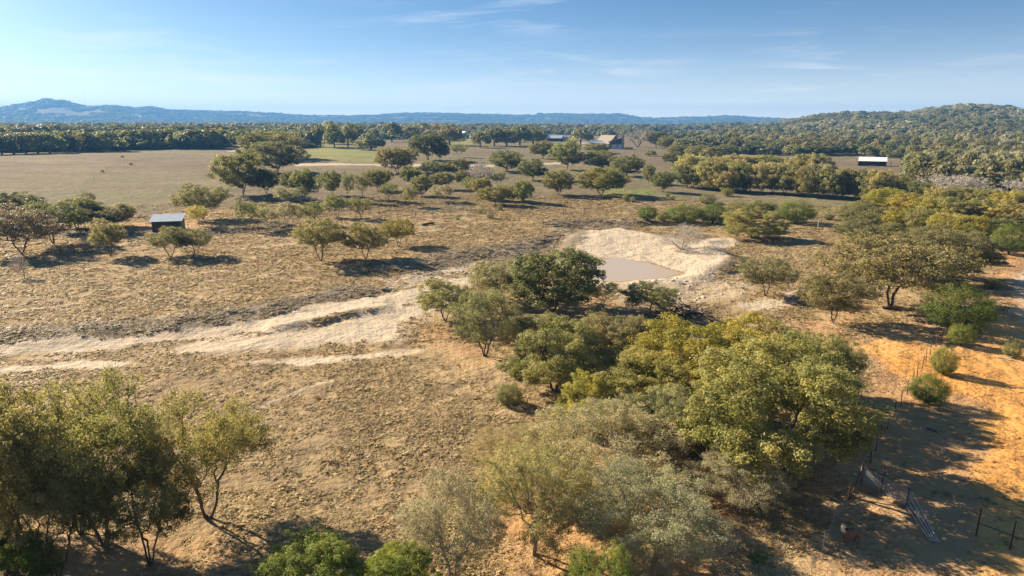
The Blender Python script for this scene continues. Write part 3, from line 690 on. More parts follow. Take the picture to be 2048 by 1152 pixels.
T(D_, 1420, 905, 1340, 1500, 760, (0.120, 0.116, 0.044), 'olive oak pressed against the left side of the largest oak', var=3)
T(GR, 1110, 1010, 1030, 1200, 880, (0.13, 0.122, 0.06), 'thin oak in the middle of the grey group', var=1)
T(O, 965, 712, 890, 1052, 570, (0.115, 0.112, 0.05), 'live oak on a slanting trunk left of the grove', var=2)
T('open_mid', 898, 642, 818, 955, 562, 'olive', 'spreading olive oak beside the white gully, leftmost by the pipes', var=3)
T('oak_mid', 1105, 622, 1003, 1200, 500, 'dark', 'dark spreading live oak in front of the pond', var=1)
T('open_mid', 1000, 602, 930, 1062, 522, (0.12, 0.115, 0.06), 'grey-green oak squeezed left of the dark oak by the pond', var=0)
T('thin_mid', 1205, 612, 1172, 1245, 562, 'grey', 'little half-bare oak at the foot of the pond bank', var=1)
T('open_mid', 1300, 634, 1236, 1350, 568, 'mid', 'small leaning live oak at the foot of the white bank', var=0)
T('open_mid', 1528, 592, 1478, 1590, 514, (0.115, 0.108, 0.06), 'lone grey oak right of the pond rim', var=2)
T('bare', 1365, 499, 1318, 1408, 443, 'grey', 'leafless pale tree with many stems behind the pond', 'bare_tree', var=0)
T(D_, 1512, 478, 1448, 1562, 412, (0.125, 0.115, 0.04), 'low rounded olive oak in front of the green juniper row', var=3)
T('open_mid', 1710, 488, 1668, 1758, 434, (0.11, 0.105, 0.045), 'small oak on a short trunk at the pasture corner, right of the pond', var=1)
T('open_mid', 1795, 614, 1635, 1900, 470, (0.105, 0.098, 0.045), 'wide grey-olive oak leaning over the fence line', var=2)
T(D_, 1880, 560, 1770, 1965, 445, (0.11, 0.10, 0.045), 'grey-olive oak crown behind the wide leaning oak', var=0)
T('open_mid', 1665, 646, 1588, 1748, 548, (0.095, 0.092, 0.042), 'round oak with two trunks at the edge of the orange ground', var=0)
J = 'juniper_near'
T(J, 1912, 662, 1842, 1988, 556, 'green', 'big round bright green juniper by the lane', 'juniper', var=0)
T(J, 1922, 690, 1893, 1950, 640, 'lime', 'bright juniper bush touching the big round juniper', 'juniper', 'bush', var=1)
T(J, 1884, 750, 1858, 1912, 682, 'lime', 'upright juniper bush, middle of three along the lane', 'juniper', 'bush', var=2)
T(J, 1855, 806, 1814, 1895, 738, 'green', 'juniper bush nearest the broken fence', 'juniper', 'bush', var=0)
T(J, 2015, 508, 1982, 2055, 438, 'green', 'dark green juniper at the right edge beside the lane', 'juniper', var=1)
T(J, 1983, 530, 1968, 1998, 508, 'mid', 'small scrub bush on the lane edge, farther one', 'juniper', 'bush', var=2)
T(J, 1984, 578, 1968, 2002, 553, 'mid', 'small scrub bush on the lane edge, nearer one', 'juniper', 'bush', var=0)
T(J, 2022, 714, 2003, 2042, 678, 'olive', 'sprawling little bush beside pale boards at the right edge', 'juniper', 'bush', var=1)
T(J, 1960, 505, 1945, 1975, 480, 'mid', 'low scrub bush below the right-edge juniper', 'juniper', 'bush', var=2)
g_ = 'green junipers behind the pond'
T(J, 1294, 440, 1271, 1318, 407, 'green', 'round juniper at the left end of the green row', 'juniper', group=g_)
T(J, 1324, 442, 1312, 1338, 418, 'mid', 'small bush between the first two junipers of the row', 'juniper', 'bush', group=g_)
T(J, 1365, 445, 1326, 1408, 404, 'green', 'widest juniper of the green row behind the leafless tree', 'juniper', group=g_)
T(J, 1425, 447, 1392, 1460, 402, 'green', 'juniper right of the widest one in the green row', 'juniper', group=g_)
T(J, 1470, 432, 1445, 1500, 398, 'olive', 'olive juniper at the back of the green row', 'juniper', group=g_)
T(J, 1592, 446, 1547, 1634, 396, 'green', 'big dome-shaped juniper right of the low olive oak', 'juniper', group=g_)
T(J, 1712, 442, 1668, 1752, 400, 'olive', 'juniper behind the small corner oak', 'juniper', group=g_)
T(J, 1655, 440, 1648, 1668, 424, 'dark', 'tiny dark bush between two big junipers', 'juniper', 'bush')
T(D_, 1520, 432, 1490, 1552, 400, 'olive', 'olive oak closing the gap behind the green row')
# trees round the tin-roofed shed
M_ = 'oak_mid'; TH = 'thin_mid'
T('open_mid', 60, 506, -40, 112, 410, 'brown', 'brownish thin oak at the left edge', var=1)
T('open_mid', 98, 486, 55, 172, 402, 'dark', 'dark oak left of the shed, behind the brownish one', var=0)
T(M_, 40, 446, -20, 88, 384, 'dark', 'dark oak at the left edge, at the back of the shed grove')
T(M_, 150, 456, 110, 205, 394, 'mid', 'leaning oak in the middle of the shed grove')
T('open_mid', 190, 460, 150, 240, 412, 'dark', 'dark low oak with crooked stems, nearest the shed on its left', var=2)
T(M_, 232, 452, 192, 268, 408, 'mid', 'oak at the right end of the shed grove')
T('juniper_far', 175, 405, 157, 193, 382, 'dark', 'round dark bush behind the shed grove', 'juniper', 'bush')
T(TH, -10, 452, -80, 40, 395, 'mid', 'oak cut by the left edge, level with the shed')
T('open_mid', 222, 513, 180, 264, 438, (0.12, 0.11, 0.055), 'crooked oak alone in front of the shed grove', var=3)
T('bare', 182, 500, 163, 203, 455, 'grey', 'thin leafless shrub left of the crooked oak', 'bare_tree', 'bush', var=1)
T('open_mid', 340, 514, 296, 388, 452, (0.115, 0.105, 0.05), 'bushy oak directly in front of the shed', var=1)
T('open_mid', 395, 511, 356, 424, 456, (0.12, 0.11, 0.06), 'smaller oak right of the bushy one before the shed', var=0)
T('bare', 52, 558, 30, 66, 500, 'grey', 'leaning bare sapling in the left pasture', 'bare_tree', 'tree', var=1, tilt=-.25)
T('open_mid', 408, 438, 350, 458, 368, 'mid', 'dark spreading oak behind the shed', var=2)
T(TH, 398, 452, 376, 417, 410, 'yellow', 'small yellowish oak just right of the shed roof')
T('open_mid', 645, 522, 585, 692, 440, (0.12, 0.115, 0.045), 'left of three open-grown oaks on the slope', var=0)
T('open_mid', 728, 517, 690, 778, 444, (0.115, 0.11, 0.042), 'middle of three open-grown oaks on the slope', var=1)
T('open_mid', 796, 494, 763, 836, 436, (0.125, 0.12, 0.04), 'right of three open-grown oaks on the slope', var=2)
# big clump in the pasture
T(M_, 560, 346, 496, 608, 283, 'dark', 'dark right half of the big oak clump in the pasture')
T(M_, 545, 318, 478, 600, 262, 'olive', 'pale domed top of the big oak clump in the pasture')
T(M_, 480, 390, 436, 540, 302, 'mid', 'left oak of the big pasture clump, foot in shade')
# scattered small oaks of the middle pasture: (foot x, foot y, crown left, right, top, kind, colour)
row = [(531, 387, 508, 562, 338, M_, 'dark'), (576, 379, 562, 592, 344, M_, 'mid'), (608, 402, 584, 630, 337, M_, 'mid'), (632, 399, 614, 652, 348, TH, 'mid'), (663, 390, 648, 684, 341, M_, 'mid'), (699, 404, 681, 712, 344, TH, 'mid'), (727, 397, 704, 744, 346, TH, 'mid'), (748, 381, 733, 792, 337, M_, 'olive'), (780, 403, 756, 802, 366, TH, 'mid'), (816, 414, 797, 836, 373, TH, 'olive'), (842, 391, 824, 864, 349, M_, 'mid'), (884, 403, 856, 908, 370, TH, 'grey'), (925, 372, 906, 942, 340, M_, 'dark'), (942, 390, 922, 964, 354, TH, 'mid'), (957, 398, 942, 987, 354, M_, 'olive'), (990, 409, 957, 1022, 369, M_, 'olive'),
       (580, 409, 543, 607, 374, TH, 'grey'), (671, 435, 654, 702, 387, TH, 'mid'), (716, 438, 699, 754, 394, TH, 'olive'), (655, 434, 639, 669, 400, TH, 'grey'), (573, 452, 555, 592, 404, TH, 'grey'), (595, 452, 580, 613, 407, TH, 'grey'), (622, 451, 604, 647, 404, TH, 'mid'), (540, 455, 510, 556, 414, TH, 'grey'), (497, 458, 472, 520, 400, TH, 'mid'), (520, 444, 508, 540, 405, TH, 'grey'), (880, 378, 860, 908, 342, M_, 'mid'), (820, 372, 800, 845, 330, M_, 'olive'), (868, 352, 838, 902, 322, M_, 'mid'), (920, 352, 892, 940, 318, M_, 'dark'), (958, 374, 935, 985, 318, 'bare_far', 'grey'), (1000, 372, 975, 1020, 345, TH, 'dark'), (1052, 406, 1022, 1067, 360, M_, 'mid'), (1025, 402, 1005, 1048, 372, M_, 'olive')]
words_ = ['first', 'second', 'third', 'fourth', 'fifth', 'sixth', 'seventh', 'eighth', 'ninth', 'tenth', 'eleventh', 'twelfth', 'thirteenth', 'fourteenth', 'fifteenth', 'sixteenth', 'seventeenth', 'eighteenth', 'nineteenth', 'twentieth', 'twenty-first', 'twenty-second', 'twenty-third', 'twenty-fourth']
def ranked(rows, what, group):
    rows = sorted(rows, key=lambda q: q[0])
    for i, (xb, yb, x0, x1, yt, kd, cl) in enumerate(rows):
        bare_ = kd.startswith('bare')
        T(kd, xb, yb, x0, x1, yt, cl, f'{words_[i]} from the left {what}', 'bare_tree' if bare_ else 'live_oak', group=group)
ranked([q for q in row if q[1] > 406], 'in the nearer row of thin pasture oaks', 'small oaks of the middle pasture')
ranked([q for q in row if q[1] <= 406], 'in the farther row of pasture oaks', 'small oaks of the middle pasture')
T(M_, 795, 346, 753, 837, 294, 'olive', 'olive spreading oak beside the white road')
T(M_, 852, 320, 818, 898, 266, 'dark', 'tall dark oak between pasture and far field')
T(M_, 880, 320, 862, 900, 284, 'dark', 'lower dark oak joined to the tall dark one')
T(TH, 918, 314, 899, 936, 288, 'mid', 'small round oak alone in the pink field')
T(M_, 1010, 343, 977, 1057, 301, 'mid', 'umbrella-shaped oak right of the small round one')
T(M_, 1064, 360, 1034, 1097, 319, 'dark', 'dark oak below the road bend')
T(M_, 1084, 317, 1059, 1112, 282, 'mid', 'round oak left of the house drive')
T(M_, 1130, 339, 1101, 1169, 282, 'mid', 'high two-trunked oak by the house drive')
T(M_, 1195, 390, 1158, 1257, 336, (0.10, 0.105, 0.04), 'wide oak with a bare stem over a patch of green grass')
T(M_, 1190, 340, 1163, 1242, 301, 'olive', 'olive oak below the house')
T(M_, 1252, 352, 1222, 1287, 311, 'mid', 'oak at the right of the group below the house')
T(M_, 1123, 390, 1080, 1145, 341, 'mid', 'leaning round oak left of the wide one')
T(M_, 1196, 306, 1168, 1219, 287, 'olive', 'low oak hiding the house wall')
T(M_, 1300, 367, 1281, 1312, 329, 'olive', 'slim oak left of the crooked belt edge')
T(M_, 1324, 384, 1301, 1352, 342, 'mid', 'crooked oak at the left end of the dense belt')
T(M_, 1365, 375, 1346, 1410, 329, 'dark', 'dark oak at the corner of the dense belt')
T('oak_far', 740, 300, 713, 774, 262, 'mid', 'broad oak standing alone before the far tree line')
T('oak_far', 1160, 289, 1138, 1186, 256, 'mid', 'oak left of the house roof')
T('bare_far', 1275, 295, 1247, 1302, 258, 'grey', 'large leafless tree beside the house chimney', 'bare_tree')
T('oak_far', 898, 290, 870, 930, 247, (0.12, 0.105, 0.05), 'tan-tinted oak in front of the white metal building')
# groups that nothing tells apart
def clump(lst, label, group, kinds=('oak_far',), cols=('mid', 'olive', 'dark')):
    for i, q in enumerate(sorted(lst, key=lambda q: (q[2] + q[3]))):
        T(crg.choice(kinds), q[0], q[1], q[2], q[3], q[4], crg.choice(cols), f'{label}, {words_[i]} from the left', group=group)
clump([(640, 294, 622, 660, 246), (668, 296, 650, 690, 243), (695, 294, 676, 718, 248), (655, 288, 635, 690, 239), (700, 285, 680, 730, 243)], 'oak of the tight grove beyond the green field', 'far green field grove')
clump([(782, 284, 762, 808, 242), (820, 282, 800, 845, 250), (845, 278, 825, 875, 243), (870, 280, 850, 900, 245), (612, 279, 592, 642, 250), (575, 276, 555, 600, 252)], 'far oak left of the white metal building', 'far line oaks')
clump([(960, 295, 940, 982, 262), (985, 292, 965, 1015, 252), (1010, 292, 990, 1040, 256), (1040, 291, 1015, 1065, 250), (1065, 290, 1040, 1095, 251), (1000, 283, 975, 1030, 250), (1050, 281, 1030, 1080, 247)], 'oak of the dark grove left of the outbuilding', 'grove left of the house')
clump([(1312, 296, 1290, 1335, 262), (1335, 300, 1315, 1362, 272), (1372, 304, 1350, 1395, 276), (1355, 313, 1335, 1380, 288), (1395, 318, 1370, 1420, 290), (1425, 322, 1400, 1450, 292), (1410, 300, 1390, 1432, 276), (1455, 316, 1430, 1480, 290), (1345, 330, 1325, 1372, 303), (1300, 312, 1288, 1312, 300)], 'oak of the loose group right of the ranch house', 'oaks right of the house', kinds=('oak_far', 'oak_mid'))
lf = []
for i in range(22): lf.append((i * 24 - 20, 309 - i * .75 + crg.uniform(-2, 2), i * 24 - 50, i * 24 + 10, 262 - i * .3 + crg.uniform(-4, 4)))
lb_ = []
for i in range(20): lb_.append((i * 26 - 10, 288 - i * .4, i * 26 - 42, i * 26 + 20, 249 + crg.uniform(-3, 4)))
clump(lb_, 'oak in the back row of the left belt', 'left belt', cols=('olive', 'mid', 'mid', 'dark'))
clump(lf, 'oak in the front row of the left belt', 'left belt', cols=('olive', 'mid', 'mid', 'dark'))
belt = []
for i in range(17): belt.append((1385 + i * 23, 377 + i * 1.5 + crg.uniform(-3, 3), 1385 + i * 23 - 30, 1385 + i * 23 + 30, 325 + i * .6 + crg.uniform(-6, 6)))
bb_ = []
for i in range(11): bb_.append((1375 + i * 26, 358 + crg.uniform(-3, 3), 1375 + i * 26 - 32, 1375 + i * 26 + 32, 312 + crg.uniform(-5, 5)))
clump(bb_, 'oak in the back row of the belt below the barn', 'belt below the barn', kinds=('low_mid',), cols=((0.16, 0.145, 0.07), 'grey', 'olive', (0.15, 0.145, 0.06)))
clump(belt, 'oak in the front row of the belt below the barn', 'belt below the barn', kinds=('low_mid',), cols=((0.16, 0.145, 0.07), 'grey', 'olive', (0.15, 0.145, 0.06)))
rt = []
for (x, y, hw, h) in [(1745, 402, 34, 52), (1790, 398, 36, 50), (1830, 408, 36, 46), (1770, 420, 36, 44), (1815, 432, 38, 46), (1860, 440, 42, 50), (1905, 448, 42, 54), (1950, 452, 42, 54), (1995, 455, 42, 56), (2040, 462, 44, 60), (1875, 418, 36, 44), (1920, 420, 38, 46), (1965, 424, 38, 46), (2010, 428, 40, 48), (2055, 432, 40, 50), (1760, 452, 30, 38), (1800, 460, 34, 44), (1845, 470, 38, 52), (1895, 482, 42, 56), (1940, 488, 42, 56), (1985, 480, 34, 48), (1785, 480, 26, 34), (2075, 470, 40, 55), (1730, 430, 24, 30)]:
    rt.append((x, y, x - hw, x + hw, y - h))
clump(rt, 'oak of the yellow-olive wood at the right edge', 'wood at the right edge', kinds=('low_mid', 'low_mid', 'oak_mid'), cols=('olive', (0.15, 0.14, 0.05), 'yellow', (0.13, 0.115, 0.04), 'mid'))
for i, (x, y, hw, h) in enumerate(sorted([(1840, 366, 36, 34), (1880, 360, 36, 34), (1850, 392, 40, 38), (1895, 388, 42, 40), (1935, 386, 38, 36), (1965, 370, 34, 30), (2005, 378, 36, 32), (2040, 390, 36, 34), (1925, 350, 34, 28), (1985, 348, 34, 28), (1870, 330, 30, 26), (2035, 352, 34, 28), (1905, 404, 36, 34), (1975, 402, 34, 30)])):
    T('bare_far', x, y, x - hw, x + hw, y - h, 'grey', f'leafless grey tree of the right-hand bare wood, {words_[i]} from the left', 'bare_tree', group='leafless trees of the right wood')
# low bushes in the pasture
for (x, y, h, wd, c, lb) in [(1660, 360, 10, 12, 'dark', None), (915, 440, 8, 12, 'olive', None), (960, 426, 10, 14, 'olive', None), (1000, 420, 12, 14, 'olive', None), (1245, 440, 6, 8, 'mid', None), (1252, 402, 16, 18, 'olive', None), (1335, 393, 9, 10, 'green', None), (1345, 400, 11, 12, 'lime', None), (1455, 392, 18, 30, 'olive', None), (1415, 408, 22, 40, 'olive', None), (1490, 382, 10, 12, 'olive', None), (205, 344, 6, 8, 'green', None), (245, 315, 5, 8, 'dark', None), (262, 330, 6, 8, 'dark', None), (1265, 405, 14, 12, 'olive', None), (790, 413, 9, 14, 'olive', None), (980, 436, 12, 20, 'olive', None)]:
    T('juniper_far', x, y, x - wd / 2, x + wd / 2, y - h, c, 'low shrub dotting the dry middle pasture', 'shrub', 'bush', 'low shrubs of the pasture')

# ------------------------------------------------------------------ far woods as masses
rg = np.random.RandomState(3)
NOWOOD = [PW(p) for p in (
    [(1245, 276), (1330, 267), (1470, 262), (1478, 269), (1400, 274), (1330, 280)],
    [(1085, 300), (1300, 306), (1285, 282), (1240, 274), (1085, 268)],
    [(1540, 322), (1680, 324), (1690, 385), (1800, 385), (1800, 318), (1700, 312), (1540, 311)],
    [(900, 292), (955, 292), (955, 268), (900, 268)],
    [(455, 310), (520, 310), (520, 286), (455, 290)],
    [(2000, 306), (2035, 306), (2035, 315), (2000, 315)], [(1940, 287), (1975, 287), (1975, 294), (1940, 294)])]
RW = PW([(1360, 314), (1450, 306), (1560, 312), (1690, 312), (1720, 312), (1775, 316), (1800, 345), (1830, 375), (2048, 395), (2600, 420), (3000, 300), (3000, 262), (2048, 258), (1500, 256), (1495, 268), (1440, 285), (1350, 302)])
def woods(x, y):
    r = np.hypot(x, y); az = np.arctan2(x, y); n = fbm(x / 170 + 40, y / 170, 3)
    a = az_of(620); b = az_of(1330)
    m = (poly_sd(RW, x, y) > 0) | ((az > az_of(1440)) & (r > 620))
    m |= (az < a) & (r > 430) & (n > .30)
    m |= (az >= a) & (az <= az_of(1480)) & (r > 640) & (n > .36)
    for P in NOWOOD: m &= ~(poly_sd(P, x, y) > -3)
    bare_hill = (az > az_of(1480)) & (r > 900) & (r < 1700) & (fbm(x / 60 + 3, y / 60 + 8, 3) > .63)
    m &= ~bare_hill
    m &= ~((r > 4100) & (fbm(x / 330 + 2, y / 330 + 5, 3) > .64))
    return m
def wood_mass(name, label, r0, r1, px0, px1, step, wmin, cols, hmin=6.0, protos=None):
    r, a = loggrid(r0, r1, az_of(px0), az_of(px1), step, rg); x, y = r * np.sin(a), r * np.cos(a)
    k = woods(x, y); x, y, r = x[k], y[k], r[k]; n = len(x)
    W = np.maximum(wmin, r * step * 1.25) * np.exp(rg.normal(0, .32, n)); H = np.clip(np.maximum(wmin, r * step) * .8, hmin, 8.0 if hmin < 5 else 9.5) * np.clip(np.exp(rg.normal(0, .28, n)), .45, 1.6)
    big = fbm(x / 90 + 7, y / 90, 2); col = np.array(cols)[np.clip((big * 1.9 - .45) * len(cols) + rg.normal(0, 1.1, n), 0, len(cols) - 1).astype(int)] * rg.uniform(.85, 1.15, (n, 1))
    scatter(name, np.stack([x, y, ground_z(x, y) - .3], 1), np.stack([W / NOM_W, W / NOM_W, H / NOM_H], 1), np.stack([0 * x, 0 * x, rg.uniform(0, 2 * pi, n)], 1), rg.randint(0, 4, n), col, protos or STUFF_TREES, label, 'woodland')
    return n
cw = [COL['olive'], COL['mid'], COL['dark'], (0.19, 0.17, 0.085), (0.22, 0.20, 0.07), COL['grey']]
NEAR_STUFF = [proto('wood_crown', blob_mesh(190 + i, 700, .85, .02), M['leaf_far']) for i in range(4)]
print('woods', wood_mass('hillside_wood', 'mixed olive woodland covering the slope below the right-hand hill', 230, 620, 1330, 2500, .0165, 7.5, cw, protos=NEAR_STUFF),
      wood_mass('hilltop_wood', 'scrubby woodland over the right-hand hill', 620, 2300, 1430, 2700, .0115, 8, cw + [COL['grey']], hmin=4.5),
      wood_mass('plain_wood', 'dark woodland of the far plain', 430, 4000, -500, 1480, .0120, 9, cw[:4]),
      wood_mass('ridge_wood', 'blue wooded cover of the distant ridges', 4000, 5600, -500, 1800, .0085, 9, cw[1:4], hmin=8))

# ------------------------------------------------------------------ grass tussocks
def tuft(seed, nb, rad, h):
    g = np.random.RandomState(seed); V = []; F = []; ti = []
    for i in range(nb):
        a = g.uniform(0, 2 * pi); rr_ = rad * g.uniform(.1, .75); ln = rad * g.uniform(.35, 1.1); hh = h * g.uniform(.45, 1.1)
        b0 = np.array([cos(a) * rr_, sin(a) * rr_, -.03]); tw = g.uniform(.012, .03)
        p = np.array([-sin(a), cos(a), 0]) * tw
        mid_ = b0 + [cos(a) * ln * .35, sin(a) * ln * .35, hh * .8]; tip = b0 + [cos(a) * ln, sin(a) * ln, hh * .75]
        k = len(V); V += [b0 - p, b0 + p, mid_ + p * .9, mid_ - p * .9, tip + p * .3, tip - p * .3]; F += [(k, k + 1, k + 2, k + 3), (k + 3, k + 2, k + 4, k + 5)]; t_ = g.uniform(.15, .85); ti += [t_] * 6
    me = np_mesh('tussock', np.array(V), np.array(F)); attr(me, 'tint', 'FLOAT', 'POINT', np.array(ti, np.float32)); return proto('tussock', me, M['grass'])
TUFTS = [tuft(300 + i, 30, .145, .085) for i in range(5)]
def soils(x, y): return zone(ZONES['white'], x, y), zone(ZONES['orange'], x, y)
def tufts(name, r0, r1, step, label, size):
    r, a = loggrid(r0, r1, -R(40), R(40), step, rg); x, y = r * np.sin(a), r * np.cos(a)
    wz, oz = soils(x, y); dn = fbm(x / 2.4, y / 2.4, 3); dl = fbm(x / 11 + 4, y / 11, 3)
    pr = 1.0 - 1.25 * sstep(.25, .8, wz) - .72 * sstep(.3, .7, oz) - sstep(.62, .72, dn) * .8 - .5 * sstep(.54, .68, dl)
    pr += .45 * (wz > .3) * (wz < .66) * (dn < .47)
    inpond = poly_sd(RIM, x, y) > -1.0
    k = (rg.uniform(0, 1, len(x)) < pr) & ~inpond
    x, y, r, oz = x[k], y[k], r[k], oz[k]; n = len(x)
    sc = np.maximum(1.0, r / size) * np.clip(np.exp(rg.normal(-.08, .38, n)), .4, 2.1) * (.75 + .55 * fbm(x / 5 + 3, y / 5, 2))
    cs = np.array([(0.46, 0.35, 0.18), (0.42, 0.315, 0.165), (0.51, 0.395, 0.22), (0.34, 0.255, 0.145), (0.42, 0.35, 0.17)])[rg.randint(0, 5, n)] * rg.uniform(.85, 1.15, (n, 1))
    ow = sstep(.4, .8, oz)[:, None]; cs = cs * (1 - .7 * ow) + .7 * ow * np.array([0.42, 0.26, 0.12]); sc = sc * (1 - .35 * ow[:, 0])
    z_ = np.zeros(n)
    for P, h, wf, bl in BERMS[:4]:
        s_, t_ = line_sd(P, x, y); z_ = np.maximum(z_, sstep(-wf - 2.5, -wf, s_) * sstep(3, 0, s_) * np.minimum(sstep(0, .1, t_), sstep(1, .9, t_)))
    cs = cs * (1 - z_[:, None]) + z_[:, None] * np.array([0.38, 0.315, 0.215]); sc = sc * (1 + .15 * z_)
    scatter(name, np.stack([x, y, ground_z(x, y) - .01], 1), np.stack([sc, sc, np.minimum(sc, 1.9) * rg.uniform(.7, 1.2, n)], 1), np.stack([rg.normal(0, .1, n), rg.normal(0, .1, n), rg.uniform(0, 2 * pi, n)], 1), rg.randint(0, 5, n), cs, TUFTS, label, 'grass')
    return n
print('tufts', tufts('dry_grass', 17, 175, .0052, 'dry straw tussock grass over the pasture', 52.0))

# ------------------------------------------------------------------ buildings
def place(px, py):
    x, y = G(px, py); return x, y, gz(x, y)
def face_cam(x, y): return -math.atan2(x, y)           # local +x runs to the right across the view, +y away
def gable(root, mat, L_, hw, ze, zr, th=.18, over=.5, yaw=0.0, off=(0, 0)):
    """two roof slabs over a ridge along local x"""
    Mx = Matrix.Translation((off[0], off[1], 0)) @ Matrix.Rotation(yaw, 4, 'Z')
    for s in (-1, 1):
        dz = (zr - ze) * over / hw
        pts = [(-L_ / 2 - over, s * (hw + over), ze - dz), (L_ / 2 + over, s * (hw + over), ze - dz), (L_ / 2 + over, 0, zr), (-L_ / 2 - over, 0, zr)]
        MB().poly([Mx @ Vector(p) for p in pts], (0, 0, th)).build('roof_slope', mat, root)
def walls(root, mat, L_, hw, ze, zr, yaw=0.0, off=(0, 0), z0=-.6):
    Mx = Matrix.Translation((off[0], off[1], 0)) @ Matrix.Rotation(yaw, 4, 'Z')
    b = MB()
    for s in (-1, 1):
        b.poly([Mx @ Vector(p) for p in ((s * L_ / 2, -hw, z0), (s * L_ / 2, hw, z0), (s * L_ / 2, hw, ze), (s * L_ / 2, 0, zr - .02), (s * L_ / 2, -hw, ze))], Mx.to_3x3() @ Vector((-s * .2, 0, 0)))
        b.poly([Mx @ Vector(p) for p in ((-L_ / 2, s * hw, z0), (L_ / 2, s * hw, z0), (L_ / 2, s * hw, ze), (-L_ / 2, s * hw, ze))], Mx.to_3x3() @ Vector((0, -s * .2, 0)))
    return b.build('wall', mat, root)
def window(root, M4, w_, h, frame='white_wall'):
    f = MB()
    for a in ((-w_ / 2 - .1, -w_ / 2, 0, h), (w_ / 2, w_ / 2 + .1, 0, h), (-w_ / 2 - .1, w_ / 2 + .1, -.1, 0), (-w_ / 2 - .1, w_ / 2 + .1, h, h + .1)): f.box(a[0], a[1], -.07, .02, a[2], a[3], M4)
    fo = f.build('window', M[frame], root)
    MB().box(-w_ / 2, w_ / 2, -.03, .01, 0, h, M4).build('pane', M['dark'], fo)
T4 = lambda x, y, z, rz=0: Matrix.Translation((x, y, z)) @ Matrix.Rotation(rz, 4, 'Z')
# tin-roofed loafing shed
x, y, z = place(334, 463); sh = empty('livestock_shed', (x, y, z), face_cam(x, y) * .45 + R(2))
tag(sh, 'small dark plank shed with a blue-grey tin lean-to roof', 'shed')
W_, Dp, hf, hb = 4.6, 3.4, 1.75, 2.45
for k in range(12):
    x0 = -W_ / 2 - .35 + k * (W_ + .7) / 12; x1 = x0 + (W_ + .7) / 12 - .012
    MB().poly([(x0, -.45, hf + .02), (x1, -.45, hf + .02), (x1, Dp + .3, hb + .14), (x0, Dp + .3, hb + .14)], (0, 0, .05)).build('roof_sheet', M['tin'], sh)
for k in range(10):                                           # right side wall boards
    y0 = k * Dp / 10; MB().box(W_ / 2 - .04, W_ / 2, y0 + .01, y0 + Dp / 10 - .015, -.3, hf + (hb - hf) * (k + .2) / 10).build('board', M['grey_wood'], sh)
for k in range(14):                                           # back and left boards
    x0 = -W_ / 2 + k * W_ / 14; MB().box(x0 + .01, x0 + W_ / 14 - .01, Dp - .04, Dp, -.3, hb - .06).build('board', M['old_wood'], sh)
for k in range(10):
    y0 = k * Dp / 10; MB().box(-W_ / 2, -W_ / 2 + .04, y0 + .01, y0 + Dp / 10 - .015, -.3, hf + (hb - hf) * (k + .2) / 10).build('board', M['old_wood'], sh)
for k in range(12):                                           # front boards above the low opening
    x0 = -W_ / 2 + k * W_ / 12; lo = .85 if 4 <= k <= 10 else -.3
    MB().box(x0 + .01, x0 + W_ / 12 - .01, -.04, 0, lo, hf - .03).build('board', M['old_wood'], sh)
for px_q in (-W_ / 2 + .08, W_ / 2 - .08, 0): MB().box(px_q - .06, px_q + .06, .02, .14, -.4, hf - .02).build('post', M['old_wood'], sh)
# pole barn by the right-hand wood
x, y, z = place(1743, 332); bn = empty('pole_barn', (x, y, z), face_cam(x, y))
tag(bn, 'long open pole barn with a white tin roof and dark interior', 'barn')
for k in range(12):
    x0 = -5.2 + k * .9; MB().poly([(x0, -.5, 1.95), (x0 + .885, -.5, 1.95), (x0 + .885, 5.2, 3.45), (x0, 5.2, 3.45)], (0, 0, .05)).build('roof_sheet', M['tin_white'], bn)
for k in range(7): MB().box(-5.0 + k * 1.68 - .1, -5.0 + k * 1.68 + .1, -.1, .1, -.6, 1.93).build('post', M['old_wood'], bn)
MB().box(-5.1, 5.5, 4.9, 5.0, -.6, 3.2).build('back_wall', M['brown_wood'], bn)
for s in (-5.1, 5.4): MB().box(s - .05, s + .05, .2, 4.9, -.6, 2.0).build('side_wall', M['brown_wood'], bn)
for k in (1, 4): MB().box(-5.0 + k * 1.68, -5.0 + (k + 1) * 1.68, .15, .22, -.4, .8).build('gate_panel', M['brown_wood'], bn)
MB().poly([(5.7, .2, 2.0), (7.3, .2, 1.8), (7.3, 4, 1.8), (5.7, 4, 2.0)], (0, 0, .05)).build('lean_to_roof', M['tin'], bn)
MB().box(7.15, 7.3, .3, 3.9, -.6, 1.78).build('lean_to_wall', M['brown_wood'], bn)
# ranch house
x, y, z = place(1218, 298); hs = empty('ranch_house', (x, y, z), face_cam(x, y)); r = math.hypot(x, y); u = r / 1365
tag(hs, 'ranch house with a tan gabled roof, white front wing and stone chimney', 'house')
yw = R(-40)
gable(hs, M['tan_roof'], 34 * u, 19 * u, 10 * u, 25.5 * u, yaw=yw, off=(-2 * u, 24 * u))
walls(hs, M['brown_wood'], 33 * u, 17 * u, 10 * u, 24 * u, yaw=yw, off=(-2 * u, 24 * u))
MB().box(-4 * u, 23 * u, 1, 14 * u, -.8, 8.5 * u).build('white_wing', M['white_wall'], hs)
MB().poly([(-4 * u, .7, 8.6 * u), (23.5 * u, .7, 8.6 * u), (23.5 * u, .7, 21 * u)], (0, 9 * u, 0)).build('wing_gable', M['brown_wood'], hs)
for q in (0, 1): MB().poly([(-6 * u + q * 4 * u, .35, 8.6 * u + q * 4 * u), (23.8 * u - q * 12 * u, .35, 22 * u - q * 3 * u), (23.8 * u - q * 12 * u, 9 * u, 22 * u - q * 3 * u), (-6 * u + q * 4 * u, 9 * u, 8.6 * u + q * 4 * u)], (0, 0, .35)).build('wing_roof', M['tan_roof'], hs)
